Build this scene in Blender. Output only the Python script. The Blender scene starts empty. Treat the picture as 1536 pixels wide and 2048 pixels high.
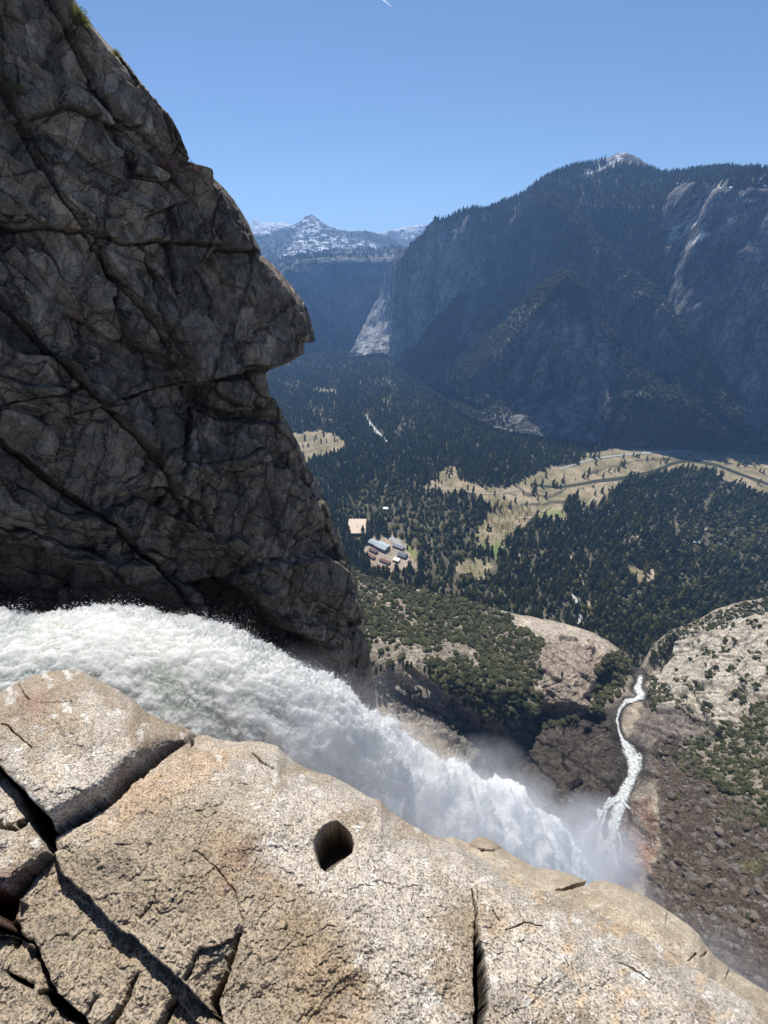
import bpy, math, random
import numpy as np
from math import radians, sin, cos, pi

rng = np.random.default_rng(7)
random.seed(7)
SC = bpy.context.scene
COL = SC.collection

# ------------------------------------------------------------------ camera
F, PITCH, W, H = 785.0, radians(32.5), 1536, 2048
cam_d = bpy.data.cameras.new("camera")
cam = bpy.data.objects.new("camera", cam_d)
COL.objects.link(cam)
cam.location = (0, 0, 0)
cam.rotation_euler = (radians(90) - PITCH, 0, 0)
cam_d.sensor_fit = 'VERTICAL'
cam_d.sensor_height = 36
cam_d.lens = F / H * 36
cam_d.clip_start = 0.05
cam_d.clip_end = 100000
SC.camera = cam

# ------------------------------------------------------------------ light
SUN_AZ, SUN_EL = radians(-9), radians(54)      # azimuth clockwise from +Y
world = bpy.data.worlds.new("World")
SC.world = world
world.use_nodes = True
wn = world.node_tree
wn.nodes.clear()
sky = wn.nodes.new("ShaderNodeTexSky")
sky.sky_type = 'NISHITA'
sky.sun_disc = False
sky.sun_elevation = SUN_EL
sky.sun_rotation = SUN_AZ
sky.altitude = 2000
sky.air_density = 1.0
sky.dust_density = 0.0
sky.ozone_density = 4.5
bg = wn.nodes.new("ShaderNodeBackground")
bg.inputs[1].default_value = 0.076
wo = wn.nodes.new("ShaderNodeOutputWorld")
wn.links.new(sky.outputs[0], bg.inputs[0])
wn.links.new(bg.outputs[0], wo.inputs[0])
sd = bpy.data.lights.new("sun", 'SUN')
sd.energy = 4.6
sd.angle = radians(0.5)
sd.color = (1.0, 0.96, 0.89)
sun = bpy.data.objects.new("sun", sd)
COL.objects.link(sun)
sun.rotation_euler = (radians(90) - SUN_EL, 0, pi - SUN_AZ)
sun.location = (-50, 400, 500)
SC.view_settings.view_transform = 'Standard'
SC.view_settings.look = 'None'
SC.view_settings.exposure = 0.5
SC.view_settings.gamma = 1
SC.view_settings.use_curve_mapping = False
SC.cycles.max_bounces = 8
SC.cycles.transparent_max_bounces = 64
SC.cycles.volume_bounces = 3

# ------------------------------------------------------------------ helpers
SP, CP = sin(PITCH), cos(PITCH)

def ray(px, py):
    px = np.asarray(px, float); py = np.asarray(py, float)
    v = 1024 - py
    x = px - 768 + 0 * v
    return np.stack([x, v * SP + F * CP + 0 * x, v * CP - F * SP + 0 * x], -1)

def at_z(px, py, z):
    d = ray(px, py)
    return d * (np.asarray(z, float) / d[..., 2])[..., None]

def at_r(px, py, r):
    d = ray(px, py)
    return d * (np.asarray(r, float) / np.hypot(d[..., 0], d[..., 1]))[..., None]

def proj(p):
    x, y, z = p[..., 0], p[..., 1], p[..., 2]
    d = y * CP - z * SP
    u = y * SP + z * CP
    return 768 + F * x / d, 1024 - F * u / d

def _hash(ix, iy, iz, seed):
    h = (ix.astype(np.uint32) * np.uint32(374761393) + iy.astype(np.uint32) * np.uint32(668265263)
         + iz.astype(np.uint32) * np.uint32(2147483647 - 12345) + np.uint32((seed * 974711 + 77) & 0xffffffff))
    h ^= h >> np.uint32(13)
    h *= np.uint32(1274126177)
    h ^= h >> np.uint32(16)
    h *= np.uint32(2246822519)
    h ^= h >> np.uint32(13)
    return h

_G = np.array([[1,1,0],[-1,1,0],[1,-1,0],[-1,-1,0],[1,0,1],[-1,0,1],[1,0,-1],[-1,0,-1],
               [0,1,1],[0,-1,1],[0,1,-1],[0,-1,-1],[1,1,0],[-1,1,0],[0,-1,1],[0,-1,-1]], np.float32)

def perlin(p, seed=0):
    p = np.asarray(p, np.float64)
    fl = np.floor(p)
    f = (p - fl).astype(np.float32)
    i = fl.astype(np.int64)
    w = f * f * f * (f * (f * 6 - 15) + 10)
    out = 0
    for dx in (0, 1):
        for dy in (0, 1):
            for dz in (0, 1):
                g = _G[_hash(i[..., 0] + dx, i[..., 1] + dy, i[..., 2] + dz, seed) & np.uint32(15)]
                dd = g[..., 0] * (f[..., 0] - dx) + g[..., 1] * (f[..., 1] - dy) + g[..., 2] * (f[..., 2] - dz)
                ww = (w[..., 0] if dx else 1 - w[..., 0]) * (w[..., 1] if dy else 1 - w[..., 1]) * (w[..., 2] if dz else 1 - w[..., 2])
                out = out + dd * ww
    return out

def fbm(p, scale, octaves=4, seed=0, gain=0.5, stretch=(1, 1, 1)):
    q = np.asarray(p, float) / scale * np.array(stretch, float)
    a, s, t = 1.0, 0, 0
    for o in range(octaves):
        s = s + a * perlin(q, seed + o * 13)
        t += a
        a *= gain
        q = q * 2.03 + 17.3
    return s / t * 1.6

def ridged(p, scale, octaves=4, seed=0, gain=0.5, stretch=(1, 1, 1)):
    q = np.asarray(p, float) / scale * np.array(stretch, float)
    a, s, t = 1.0, 0, 0
    for o in range(octaves):
        s = s + a * (1 - 2.2 * np.abs(perlin(q, seed + o * 13)))
        t += a
        a *= gain
        q = q * 2.07 + 11.1
    return s / t

def worley2(u, v, seed=0, jit=0.9):
    iu, iv = np.floor(u).astype(np.int64), np.floor(v).astype(np.int64)
    f1 = np.full(u.shape, 9.0); f2 = f1.copy()
    cid = np.zeros(u.shape, np.uint32)
    cu = np.zeros(u.shape); cv = np.zeros(u.shape)
    z = np.zeros_like(iu)
    for a in (-1, 0, 1):
        for b in (-1, 0, 1):
            h = _hash(iu + a, iv + b, z, seed)
            ju = ((h & np.uint32(1023)).astype(float) / 1023 - .5) * jit + .5
            jv = (((h >> np.uint32(10)) & np.uint32(1023)).astype(float) / 1023 - .5) * jit + .5
            du, dv = iu + a + ju - u, iv + b + jv - v
            d = np.hypot(du, dv)
            m = d < f1
            f2 = np.where(m, f1, np.minimum(f2, d))
            cid = np.where(m, h, cid); cu = np.where(m, -du, cu); cv = np.where(m, -dv, cv)
            f1 = np.where(m, d, f1)
    r = [(((cid >> np.uint32(s)) & np.uint32(255)).astype(float) / 255) for s in (3, 11, 20)]
    return f1, f2, r, cu, cv

def sstep(a, b, x):
    t = np.clip((x - a) / (b - a), 0, 1)
    return t * t * (3 - 2 * t)

def seg_dist(px, py, pts):
    """distance to a polyline and the value interpolated along it (pts rows: x, y, value)"""
    best = np.full(np.shape(px), 1e9); val = np.zeros(np.shape(px)); side = np.zeros(np.shape(px))
    for (a, b) in zip(pts[:-1], pts[1:]):
        ex, ey = b[0] - a[0], b[1] - a[1]
        L = ex * ex + ey * ey + 1e-9
        t = np.clip(((px - a[0]) * ex + (py - a[1]) * ey) / L, 0, 1)
        d = np.hypot(px - a[0] - t * ex, py - a[1] - t * ey)
        m = d < best
        best = np.where(m, d, best)
        val = np.where(m, a[2] + t * (b[2] - a[2]), val) if len(a) > 2 else val
        side = np.where(m, np.sign(ex * (py - a[1]) - ey * (px - a[0])), side)
    return best, val, side

def poly_sd(px, py, poly):
    """signed distance (px), positive inside"""
    inside = np.zeros(np.shape(px), bool); best = np.full(np.shape(px), 1e9)
    n = len(poly)
    for k in range(n):
        ax, ay = poly[k]; bx, by = poly[(k + 1) % n]
        ex, ey = bx - ax, by - ay
        t = np.clip(((px - ax) * ex + (py - ay) * ey) / (ex * ex + ey * ey + 1e-9), 0, 1)
        best = np.minimum(best, np.hypot(px - ax - t * ex, py - ay - t * ey))
        c = ((ay > py) != (by > py)) & (px < ex * (py - ay) / (ey if abs(ey) > 1e-9 else 1e-9) + ax)
        inside ^= c
    return np.where(inside, best, -best)

def pmask(px, py, poly, soft=8, wob=0, seed=0):
    d = poly_sd(px, py, poly)
    if wob:
        q = np.stack([px, py, 0 * px], -1)
        d = d + wob * fbm(q, 40, 4, seed, 0.6)
    return sstep(-soft, soft, d)

class TPS:
    def __init__(s, pts, smooth=0.0):
        a = np.array(pts, float)
        s.x = a[:, :2] / 500.0
        n = len(a)
        K = s.U(np.linalg.norm(s.x[:, None] - s.x[None], axis=-1)) + smooth * np.eye(n)
        Pm = np.hstack([np.ones((n, 1)), s.x])
        A = np.block([[K, Pm], [Pm.T, np.zeros((3, 3))]])
        s.w = np.linalg.solve(A, np.concatenate([a[:, 2], [0, 0, 0]]))
    @staticmethod
    def U(r):
        return r * r * np.log(r + 1e-9)
    def __call__(s, px, py):
        X = np.asarray(px, float) / 500; Y = np.asarray(py, float) / 500
        o = s.w[-3] + s.w[-2] * X + s.w[-1] * Y
        for (a, b), w in zip(s.x, s.w[:-3]):
            o = o + w * s.U(np.hypot(X - a, Y - b))
        return o

def gnormals(P):
    du = np.gradient(P, axis=1); dv = np.gradient(P, axis=0)
    n = np.cross(du, dv)
    n /= np.linalg.norm(n, axis=-1, keepdims=True) + 1e-12
    return n

def face_cam(P, N):
    s = np.sign(np.sum(-P * N, -1, keepdims=True))
    s[s == 0] = 1
    return N * s

def mk_mesh(name, V, Fq, smooth=True, attrs=None, colors=None, mat=None, tri=False):
    V = np.ascontiguousarray(V.reshape(-1, 3), np.float32)
    Fq = np.ascontiguousarray(Fq, np.int32)
    n = Fq.shape[1]
    me = bpy.data.meshes.new(name)
    me.vertices.add(len(V)); me.vertices.foreach_set("co", V.ravel())
    me.loops.add(Fq.size); me.loops.foreach_set("vertex_index", Fq.ravel())
    me.polygons.add(len(Fq))
    me.polygons.foreach_set("loop_start", np.arange(0, Fq.size, n, dtype=np.int32))
    me.polygons.foreach_set("loop_total", np.full(len(Fq), n, np.int32))
    me.update(calc_edges=True)
    me.polygons.foreach_set("use_smooth", np.full(len(Fq), smooth, bool))
    for k, a in (attrs or {}).items():
        at = me.attributes.new(k, 'FLOAT', 'POINT')
        at.data.foreach_set("value", np.ascontiguousarray(a, np.float32).ravel())
    if colors is not None:
        at = me.attributes.new("col", 'FLOAT_COLOR', 'POINT')
        c = np.ones((len(V), 4), np.float32); c[:, :3] = np.clip(colors.reshape(-1, 3), 0, 1)
        at.data.foreach_set("color", c.ravel())
    if mat: me.materials.append(mat)
    return me

def grid_faces(nr, nc, flip=False):
    i = np.arange(nr * nc).reshape(nr, nc)
    f = np.stack([i[:-1, :-1], i[:-1, 1:], i[1:, 1:], i[1:, :-1]], -1).reshape(-1, 4)
    return f[:, ::-1] if flip else f

def link(name, me, label=None, cat=None, kind=None, group=None, parent=None, loc=None, rot=None, scale=None):
    o = bpy.data.objects.new(name, me)
    COL.objects.link(o)
    if label: o["label"] = label
    if cat: o["category"] = cat
    if kind: o["kind"] = kind
    if group: o["group"] = group
    if parent: o.parent = parent
    if loc is not None: o.location = loc
    if rot is not None: o.rotation_euler = rot
    if scale is not None: o.scale = scale
    return o

def grid_obj(name, P, mat, colors=None, attrs=None, smooth=True, **kw):
    N = np.cross(P[1:, :-1] - P[:-1, :-1], P[:-1, 1:] - P[:-1, :-1])
    s = np.sum(N * -P[:-1, :-1], -1)
    flip = np.median(s) > 0      # face the camera side
    me = mk_mesh(name, P, grid_faces(P.shape[0], P.shape[1], not flip if False else flip), smooth, attrs, colors, mat)
    return link(name, me, **kw)

# ------------------------------------------------------------------ material builder
class M:
    def __init__(s, name, rough=0.85, spec=0.3):
        s.m = bpy.data.materials.new(name); s.m.use_nodes = True
        s.t = s.m.node_tree; s.t.nodes.clear()
        s.out = s.t.nodes.new("ShaderNodeOutputMaterial")
        s.b = s.t.nodes.new("ShaderNodeBsdfPrincipled")
        s.b.inputs["Roughness"].default_value = rough
        s.b.inputs["Specular IOR Level"].default_value = spec
        s.t.links.new(s.b.outputs[0], s.out.inputs[0])
        s.tc = s.t.nodes.new("ShaderNodeNewGeometry")
    def n(s, typ, **kw):
        nd = s.t.nodes.new(typ)
        for k, v in kw.items(): setattr(nd, k, v)
        return nd
    def l(s, a, b): s.t.links.new(a, b)
    def pos(s, scale=(1, 1, 1), rot=(0, 0, 0)):
        m = s.n("ShaderNodeMapping"); m.inputs["Scale"].default_value = scale; m.inputs["Rotation"].default_value = rot
        s.l(s.tc.outputs["Position"], m.inputs[0]); return m.outputs[0]
    def noise(s, scale, detail=4, rough=0.55, vec=None, dist=0.0):
        nd = s.n("ShaderNodeTexNoise")
        nd.inputs["Scale"].default_value = scale; nd.inputs["Detail"].default_value = detail
        nd.inputs["Roughness"].default_value = rough; nd.inputs["Distortion"].default_value = dist
        s.l(vec if vec is not None else s.tc.outputs["Position"], nd.inputs["Vector"]); return nd.outputs["Fac"]
    def voro(s, scale, feature='F1', vec=None, out="Distance"):
        nd = s.n("ShaderNodeTexVoronoi", feature=feature); nd.inputs["Scale"].default_value = scale
        s.l(vec if vec is not None else s.tc.outputs["Position"], nd.inputs["Vector"]); return nd.outputs[out]
    def ramp(s, fac, stops, interp='LINEAR'):
        r = s.n("ShaderNodeValToRGB"); r.color_ramp.interpolation = interp
        e = r.color_ramp.elements
        while len(e) > 1: e.remove(e[-1])
        for k, (p, c) in enumerate(stops):
            c = (c, c, c) if isinstance(c, (int, float)) else c
            el = e[0] if k == 0 else e.new(p)
            el.position = p; el.color = (*c, 1)
        s.l(fac, r.inputs[0]); return r.outputs[0]
    def mix(s, fac, a, b, mode='MIX'):
        x = s.n("ShaderNodeMix", data_type='RGBA', blend_type=mode)
        for sock, v in ((x.inputs[0], fac), (x.inputs[6], a), (x.inputs[7], b)):
            if isinstance(v, (int, float)): sock.default_value = v
            elif isinstance(v, tuple): sock.default_value = (*v, 1)
            else: s.l(v, sock)
        return x.outputs[2]
    def math(s, op, a, b=0.0, clamp=False):
        x = s.n("ShaderNodeMath", operation=op, use_clamp=clamp)
        for sock, v in ((x.inputs[0], a), (x.inputs[1], b)):
            if isinstance(v, (int, float)): sock.default_value = v
            else: s.l(v, sock)
        return x.outputs[0]
    def attr(s, name, col=False):
        a = s.n("ShaderNodeAttribute", attribute_name=name); return a.outputs["Color" if col else "Fac"]
    def color(s, c):
        if isinstance(c, tuple): s.b.inputs["Base Color"].default_value = (*c, 1)
        else: s.l(c, s.b.inputs["Base Color"])
    def bump(s, h, dist, strength=1.0, prev=None):
        b = s.n("ShaderNodeBump"); b.inputs["Strength"].default_value = strength; b.inputs["Distance"].default_value = dist
        s.l(h, b.inputs["Height"])
        if prev is not None: s.l(prev, b.inputs["Normal"])
        s.l(b.outputs[0], s.b.inputs["Normal"]); return b.outputs[0]

def rock_mat(name, s1, bumpd, rough=0.9, cell=(1, 1, .6), crot=(0, 0, 0), facet=1.0):
    """albedo zones from the mesh, broken up by noise at scale s1 (per metre)"""
    m = M(name, rough, 0.25)
    n1 = m.noise(s1, 8, 0.65)
    n2 = m.noise(s1 * 6, 6, 0.7)
    c = m.mix(1.0, m.attr("col", True), m.ramp(n1, [(0.28, 0.5), (0.5, 0.98), (0.72, 1.45)]), 'MULTIPLY')
    c = m.mix(1.0, c, m.ramp(n2, [(0.3, 0.62), (0.5, 1.0), (0.7, 1.35)]), 'MULTIPLY')
    # fracture facets: random steps between warped cells at two sizes
    nw = m.n("ShaderNodeTexNoise"); nw.inputs["Scale"].default_value = s1 * 1.5; m.l(m.tc.outputs["Position"], nw.inputs["Vector"])
    sc = m.n("ShaderNodeVectorMath", operation='SCALE'); sc.inputs["Scale"].default_value = .8 / s1; m.l(nw.outputs["Color"], sc.inputs[0])
    ad = m.n("ShaderNodeVectorMath", operation='ADD'); m.l(m.tc.outputs["Position"], ad.inputs[0]); m.l(sc.outputs[0], ad.inputs[1])
    mp = m.n("ShaderNodeMapping"); mp.inputs["Scale"].default_value = cell; mp.inputs["Rotation"].default_value = crot; m.l(ad.outputs[0], mp.inputs[0])
    v1 = m.voro(s1 * 3, 'F1', mp.outputs[0], "Color"); v2 = m.voro(s1 * 10, 'F1', mp.outputs[0], "Color")
    e1 = m.voro(s1 * 3, 'DISTANCE_TO_EDGE', mp.outputs[0]); e2 = m.voro(s1 * 10, 'DISTANCE_TO_EDGE', mp.outputs[0])
    s_1 = m.n("ShaderNodeSeparateColor"); m.l(v1, s_1.inputs[0]); s_2 = m.n("ShaderNodeSeparateColor"); m.l(v2, s_2.inputs[0])
    c = m.mix(1.0, c, m.ramp(s_1.outputs[0], [(0, 1 - .25 * facet), (1, 1 + .25 * facet)]), 'MULTIPLY')
    c = m.mix(1.0, c, m.ramp(s_2.outputs[0], [(0, 1 - .2 * facet), (1, 1 + .2 * facet)]), 'MULTIPLY')
    c = m.mix(1.0, c, m.ramp(e1, [(0, 1 - .6 * facet), (.05, 1.0)]), 'MULTIPLY')
    c = m.mix(1.0, c, m.ramp(e2, [(0, 1 - .35 * facet), (.07, 1.0)]), 'MULTIPLY')
    m.color(c)
    b = m.bump(n1, bumpd * 2.0, 0.8)
    b = m.bump(s_1.outputs[1], bumpd * 2.2, .8 * facet, b); b = m.bump(m.ramp(e1, [(0, 0.0), (.06, 1.0)]), bumpd * 1.5, .9 * facet, b)
    b = m.bump(s_2.outputs[1], bumpd * .8, .8 * facet, b); b = m.bump(m.ramp(e2, [(0, 0.0), (.08, 1.0)]), bumpd * .5, .8 * facet, b)
    m.bump(n2, bumpd, 0.9, b)
    return m.m

def leaf_mat(name, c0, c1, c2, sc=0.25, trans=0.0):
    m = M(name, 0.75, 0.2)
    r = m.attr("rnd")
    c = m.ramp(r, [(0.0, c0), (0.55, c1), (1.0, c2)])
    n = m.noise(sc, 4, 0.7)
    cl_ = m.mix(1.0, c, m.ramp(n, [(0.3, 0.55), (0.5, 1.0), (0.7, 1.5)]), 'MULTIPLY')
    m.color(cl_)
    tl = m.n("ShaderNodeBsdfTranslucent"); m.l(m.mix(1.0, cl_, (1.45, 1.5, .7), 'MULTIPLY'), tl.inputs[0])
    ms = m.n("ShaderNodeMixShader"); ms.inputs[0].default_value = .6
    m.l(m.b.outputs[0], ms.inputs[1]); m.l(tl.outputs[0], ms.inputs[2]); m.l(ms.outputs[0], m.out.inputs[0])
    return m.m

# ------------------------------------------------------------------ the far terrain
FLOOR = -790.0

def zr(px, py, z):
    p = at_z(px, py, z); return np.hypot(p[..., 0], p[..., 1])

def ribbon(lines, x0, x1, step, nrows, skirt=(60, 400, 8)):
    """lines: bottom to top, rows (px, py, r); r None = on the valley floor. Returns P, px, py grids"""
    xs = np.arange(x0, x1 + step, step, dtype=float)
    Y, R = [], []
    for L in lines:
        a = np.array([[p[0], p[1], (zr(p[0], p[1], FLOOR) if p[2] is None else p[2])] for p in L], float)
        Y.append(np.interp(xs, a[:, 0], a[:, 1])); R.append(np.interp(xs, a[:, 0], a[:, 2]))
    rows_y, rows_r = [], []
    for k in range(len(lines) - 1):
        n = nrows[k]
        for j in range(n + (1 if k == len(lines) - 2 else 0)):
            t = j / n
            rows_y.append(Y[k] * (1 - t) + Y[k + 1] * t); rows_r.append(R[k] * (1 - t) + R[k + 1] * t)
    py = np.array(rows_y); r = np.array(rows_r); px = np.broadcast_to(xs, py.shape).copy()
    P = at_r(px, py, r)
    if skirt:
        drop, run, n = skirt
        top = P[-1]; out = top[:, :2] / (np.linalg.norm(top[:, :2], axis=-1, keepdims=True))
        extra = []
        for j in range(1, n + 1):
            t = j / n
            q = top.copy(); q[:, :2] += out * run * t; q[:, 2] -= drop * (0.15 * t + 0.85 * t * t)
            extra.append(q)
        P = np.concatenate([P, np.array(extra)])
        px = np.concatenate([px, np.repeat(px[-1:], n, 0)]); py = np.concatenate([py, np.repeat(py[-1:], n, 0)])
    return P, px, py

def relief(P, amp, scale, seed, kind='ridge', stretch=(1, 1, 1), octaves=6, hold_top=None, gain=0.55):
    N = face_cam(P, gnormals(P))
    n = (ridged if kind == 'ridge' else fbm)(P, scale, octaves, seed, gain, stretch)
    return P + N * (np.asarray(amp) * n)[..., None] if np.ndim(amp) else P + N * (amp * n)[..., None]

LAY = {}
def lerp(a, b, t):
    t = t[..., None]; return np.array(a) * (1 - t) + np.array(b) * t

CLIFF = (0.16, 0.16, 0.155); CLIFF2 = (0.46, 0.445, 0.42); SNOW = (0.85, 0.87, 0.9)
WOOD = (0.065, 0.078, 0.048); SCRUB = (0.10, 0.10, 0.06)
m_far = rock_mat("mountain_rock", 0.012, 11, cell=(1, 1, .28))
m_far2 = rock_mat("distant_rock", 0.004, 24, facet=.5)

# --- high snowy range far away
P, px, py = ribbon([[(460, 560, 9200), (900, 560, 9200)],
    [(460, 478, 10880), (490, 462, 11120), (503, 452, 11200), (513, 443, 11360), (522, 449, 11360), (534, 444, 11360), (543, 449, 11360), (553, 447, 11360), (562, 443, 11360), (575, 447, 11360), (590, 455, 11200), (620, 470, 11040), (700, 478, 10800), (745, 474, 10800), (765, 467, 10880), (785, 465, 10960), (805, 460, 11040), (822, 455, 11200), (845, 455, 11200), (870, 462, 11040), (920, 476, 10800)]],
    460, 900, 1.5, [80], (500, 1500, 5))
P = relief(P, 90, 900, 3, 'ridge', octaves=7)
el = P[..., 2]
N = gnormals(P); N = N * np.sign(N[..., 2:3] + 1e-9)
sn = sstep(-0.35, 0.0, fbm(P, 260, 5, 5, 0.7) + (el - 640) / 420) * sstep(0.3, 0.55, N[..., 2] + 0.25 * fbm(P, 120, 3, 8))
grid_obj("distant_mountains", P, m_far2, lerp((0.13, 0.13, 0.12), SNOW, sn), kind='structure')

# --- pointed snowy peak and its forested ridge
P, px, py = ribbon([[(440, 640, 6800), (900, 640, 6800)],
    [(440, 540, 7300), (560, 520, 7300), (700, 520, 7300), (900, 545, 7300)],
    [(440, 500, 8600), (560, 490, 8500), (622, 478, 8600), (700, 492, 8500), (800, 512, 8400), (900, 530, 8400)],
    [(440, 492, 9300), (500, 480, 9200), (540, 470, 9200), (575, 457, 9200), (600, 444, 9200), (612, 434, 9200), (622, 429, 9250), (632, 436, 9200), (645, 447, 9200), (658, 454, 9200), (672, 459, 9150), (700, 463, 9100), (730, 463, 9000), (752, 467, 9000), (775, 475, 8900), (795, 488, 8800), (830, 505, 8700), (900, 530, 8700)]],
    440, 900, 1.1, [40, 50, 60], (300, 900, 6))
P = relief(P, 26, 300, 13, 'ridge', octaves=7)
el = P[..., 2]; sl = gnormals(P); sl *= np.sign(sl[..., 2:3] + 1e-9)
peak = sstep(500, 650, el - 0.0) 
patch = fbm(P, 120, 6, 21, 0.7, (1, 1, 1.6))
zone = pmask(px, py, [(560, 520), (590, 480), (605, 455), (622, 440), (645, 447), (665, 470), (700, 478), (760, 492), (790, 505), (740, 512), (650, 505), (600, 520)], 9, 8, 3)
sn = np.maximum(sstep(0.0, 0.08, patch - 0.02) * zone, sstep(0.1, 0.2, patch) * sstep(465, 450, py) * sstep(436, 442, py))
base = lerp(WOOD, (0.16, 0.155, 0.15), np.maximum(sstep(446, 438, py) , 0.35 * sstep(-.1, .3, fbm(P, 150, 4, 31))))
colr = lerp(base, base * 0, np.zeros(sn.shape)) if False else base * (1 - sn[..., None]) + np.array(SNOW) * sn[..., None]
grid_obj("snowy_peak", P, m_far2, colr, kind='structure')
LAY['peak'] = (P, px, py, 1 - np.maximum(sn, sstep(470, 455, py)))

# --- plateau with a broad cliff under it
P, px, py = ribbon([[(420, 700, None), (620, 690, None), (780, 690, None), (900, 700, None)],
    [(420, 640, 4950), (560, 640, 4950), (700, 640, 5000), (900, 640, 5000)],
    [(420, 560, 5350), (540, 560, 5300), (600, 530, 5300), (640, 522, 5250), (700, 520, 5250), (760, 520, 5250), (830, 520, 5200), (900, 530, 5200)],
    [(420, 540, 6500), (520, 528, 6500), (560, 520, 6500), (620, 505, 6500), (700, 500, 6500), (760, 500, 6500), (790, 493, 6300), (812, 497, 6300), (830, 505, 6200), (900, 520, 6200)]],
    420, 900, 1.2, [30, 70, 40], (300, 800, 5))
face = sstep(700, 640, py) * sstep(515, 530, py)
P = relief(P, 40 * (0.35 + face), 330, 41, 'ridge', (1, 1, 0.35), 7)
snp = sstep(0.16, 0.26, fbm(P, 60, 4, 47, .7, (1, 1, 2))) * sstep(536, 528, py + 6 * fbm(P, 300, 2, 4)) * (0.25 + 0.75 * pmask(px, py, [(500, 555), (540, 530), (560, 545), (540, 570), (500, 570)], 6))
cliffm = sstep(-0.1, 0.25, fbm(P, 160, 5, 53, .6, (1, 1, .5)) + 0.5 * pmask(px, py, [(600, 535), (680, 520), (800, 522), (790, 680), (690, 680), (620, 600)], 15) - 0.12)
base = lerp(WOOD, (0.15, 0.15, 0.15), cliffm)
grid_obj("plateau_cliff", P, m_far2, base * (1 - snp[..., None]) + np.array(SNOW) * snp[..., None], kind='structure')
LAY['plateau'] = (P, px, py, (1 - cliffm) * (1 - snp))

P, px, py = ribbon([[(400, 715, None), (640, 705, None), (780, 700, None)],
    [(400, 500, 4600), (500, 545, 4600), (560, 575, 4600), (600, 600, 4600), (640, 622, 4560), (665, 640, 4540), (690, 662, 4500), (720, 688, 4480), (780, 698, 4470)]],
    400, 780, 1.6, [90], (400, 500, 6))
P = relief(P, 30, 260, 61, 'ridge', octaves=6)
grid_obj("hillside", P, m_far2, lerp((0.05, 0.058, 0.045), (0.17, 0.165, 0.15), sstep(0.1, 0.4, fbm(P, 90, 5, 66, .65))), kind='structure')
LAY['hillside'] = (P, px, py, np.ones(px.shape))

# --- the great wall across the valley
SKY0 = [(690, 720, 4250), (700, 713, 4260), (712, 692, 4340), (735, 652, 4600), (760, 600, 4880), (778, 562, 4800), (788, 540, 4600), (800, 520, 4200), (818, 508, 3900), (828, 496, 3760), (834, 478, 3720), (842, 466, 3700), (852, 452, 3700), (866, 442, 3700), (880, 442, 3700), (905, 440, 3720), (950, 428, 3760), (1000, 413, 3800), (1050, 389, 3840), (1100, 360, 3880), (1150, 341, 3920), (1195, 329, 3950), (1215, 319, 3980), (1232, 313, 3990), (1248, 312, 4000), (1264, 316, 3990), (1275, 322, 3980), (1292, 335, 3950), (1325, 353, 3850), (1360, 354, 3800), (1450, 354, 3750), (1536, 351, 3700), (1700, 350, 3650)]
P, px, py = ribbon([[(690, 722, None), (705, 716, None), (770, 712, None), (830, 735, None), (870, 770, None), (900, 800, None), (1000, 850, None), (1200, 850, 2650), (1400, 850, 2600), (1700, 870, 2550)],
    [(690, 721, 4245), (705, 711, 4240), (735, 692, 4330), (770, 655, 4500), (785, 650, 4420), (800, 650, 3980), (830, 650, 3660), (900, 680, 3480), (1000, 680, 3250), (1200, 650, 3050), (1400, 640, 2810), (1700, 640, 2720)],
    [(690, 720.5, 4248), (712, 694, 4330), (735, 655, 4580), (760, 603, 4850), (780, 575, 4750), (795, 550, 4250), (815, 520, 3860), (832, 500, 3740), (900, 500, 3640), (1000, 480, 3550), (1100, 440, 3420), (1200, 420, 3400), (1340, 430, 3210), (1400, 390, 3060), (1460, 375, 3000), (1700, 370, 2950)],
    SKY0], 690, 1700, 1.5, [95, 120, 75], (60, 500, 6))
q = fbm(P, 500, 3, 71)
facem = np.clip(sstep(380, 470, py) * sstep(1010, 900, px) + sstep(1300, 1400, px) * sstep(375, 410, py) + 0.25, 0, 1)
# buttress / gully structure running down the wall
P = relief(P, 80 * (0.3 + facem) * sstep(690, 850, px), 620, 72, 'ridge', (1, 1, 0.22), 3)
P = relief(P, 22 * (0.35 + facem), 170, 73, 'ridge', (1, 1, 0.25), 6)
# inclined slabs near the right-hand rim, their sunlit glare painted as near-white streaks
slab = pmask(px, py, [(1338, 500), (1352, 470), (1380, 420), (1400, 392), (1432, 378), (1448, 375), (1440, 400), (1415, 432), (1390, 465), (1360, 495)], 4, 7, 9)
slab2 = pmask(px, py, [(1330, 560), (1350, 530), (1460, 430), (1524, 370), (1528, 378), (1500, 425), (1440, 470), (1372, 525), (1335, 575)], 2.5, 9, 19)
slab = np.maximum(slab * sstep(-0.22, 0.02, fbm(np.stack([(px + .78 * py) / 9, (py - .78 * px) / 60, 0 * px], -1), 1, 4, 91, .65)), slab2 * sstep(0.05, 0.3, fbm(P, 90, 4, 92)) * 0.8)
apr1 = pmask(px, py, [(704, 714), (722, 676), (745, 632), (776, 592), (782, 604), (776, 640), (762, 680), (742, 708), (722, 716)], 3, 2, 4)
apr2 = pmask(px, py, [(752, 706), (768, 668), (790, 640), (797, 648), (792, 680), (776, 704), (760, 712)], 3, 3, 6)
apron = np.maximum(apr1, apr2)
slopeP = P.copy()
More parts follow.
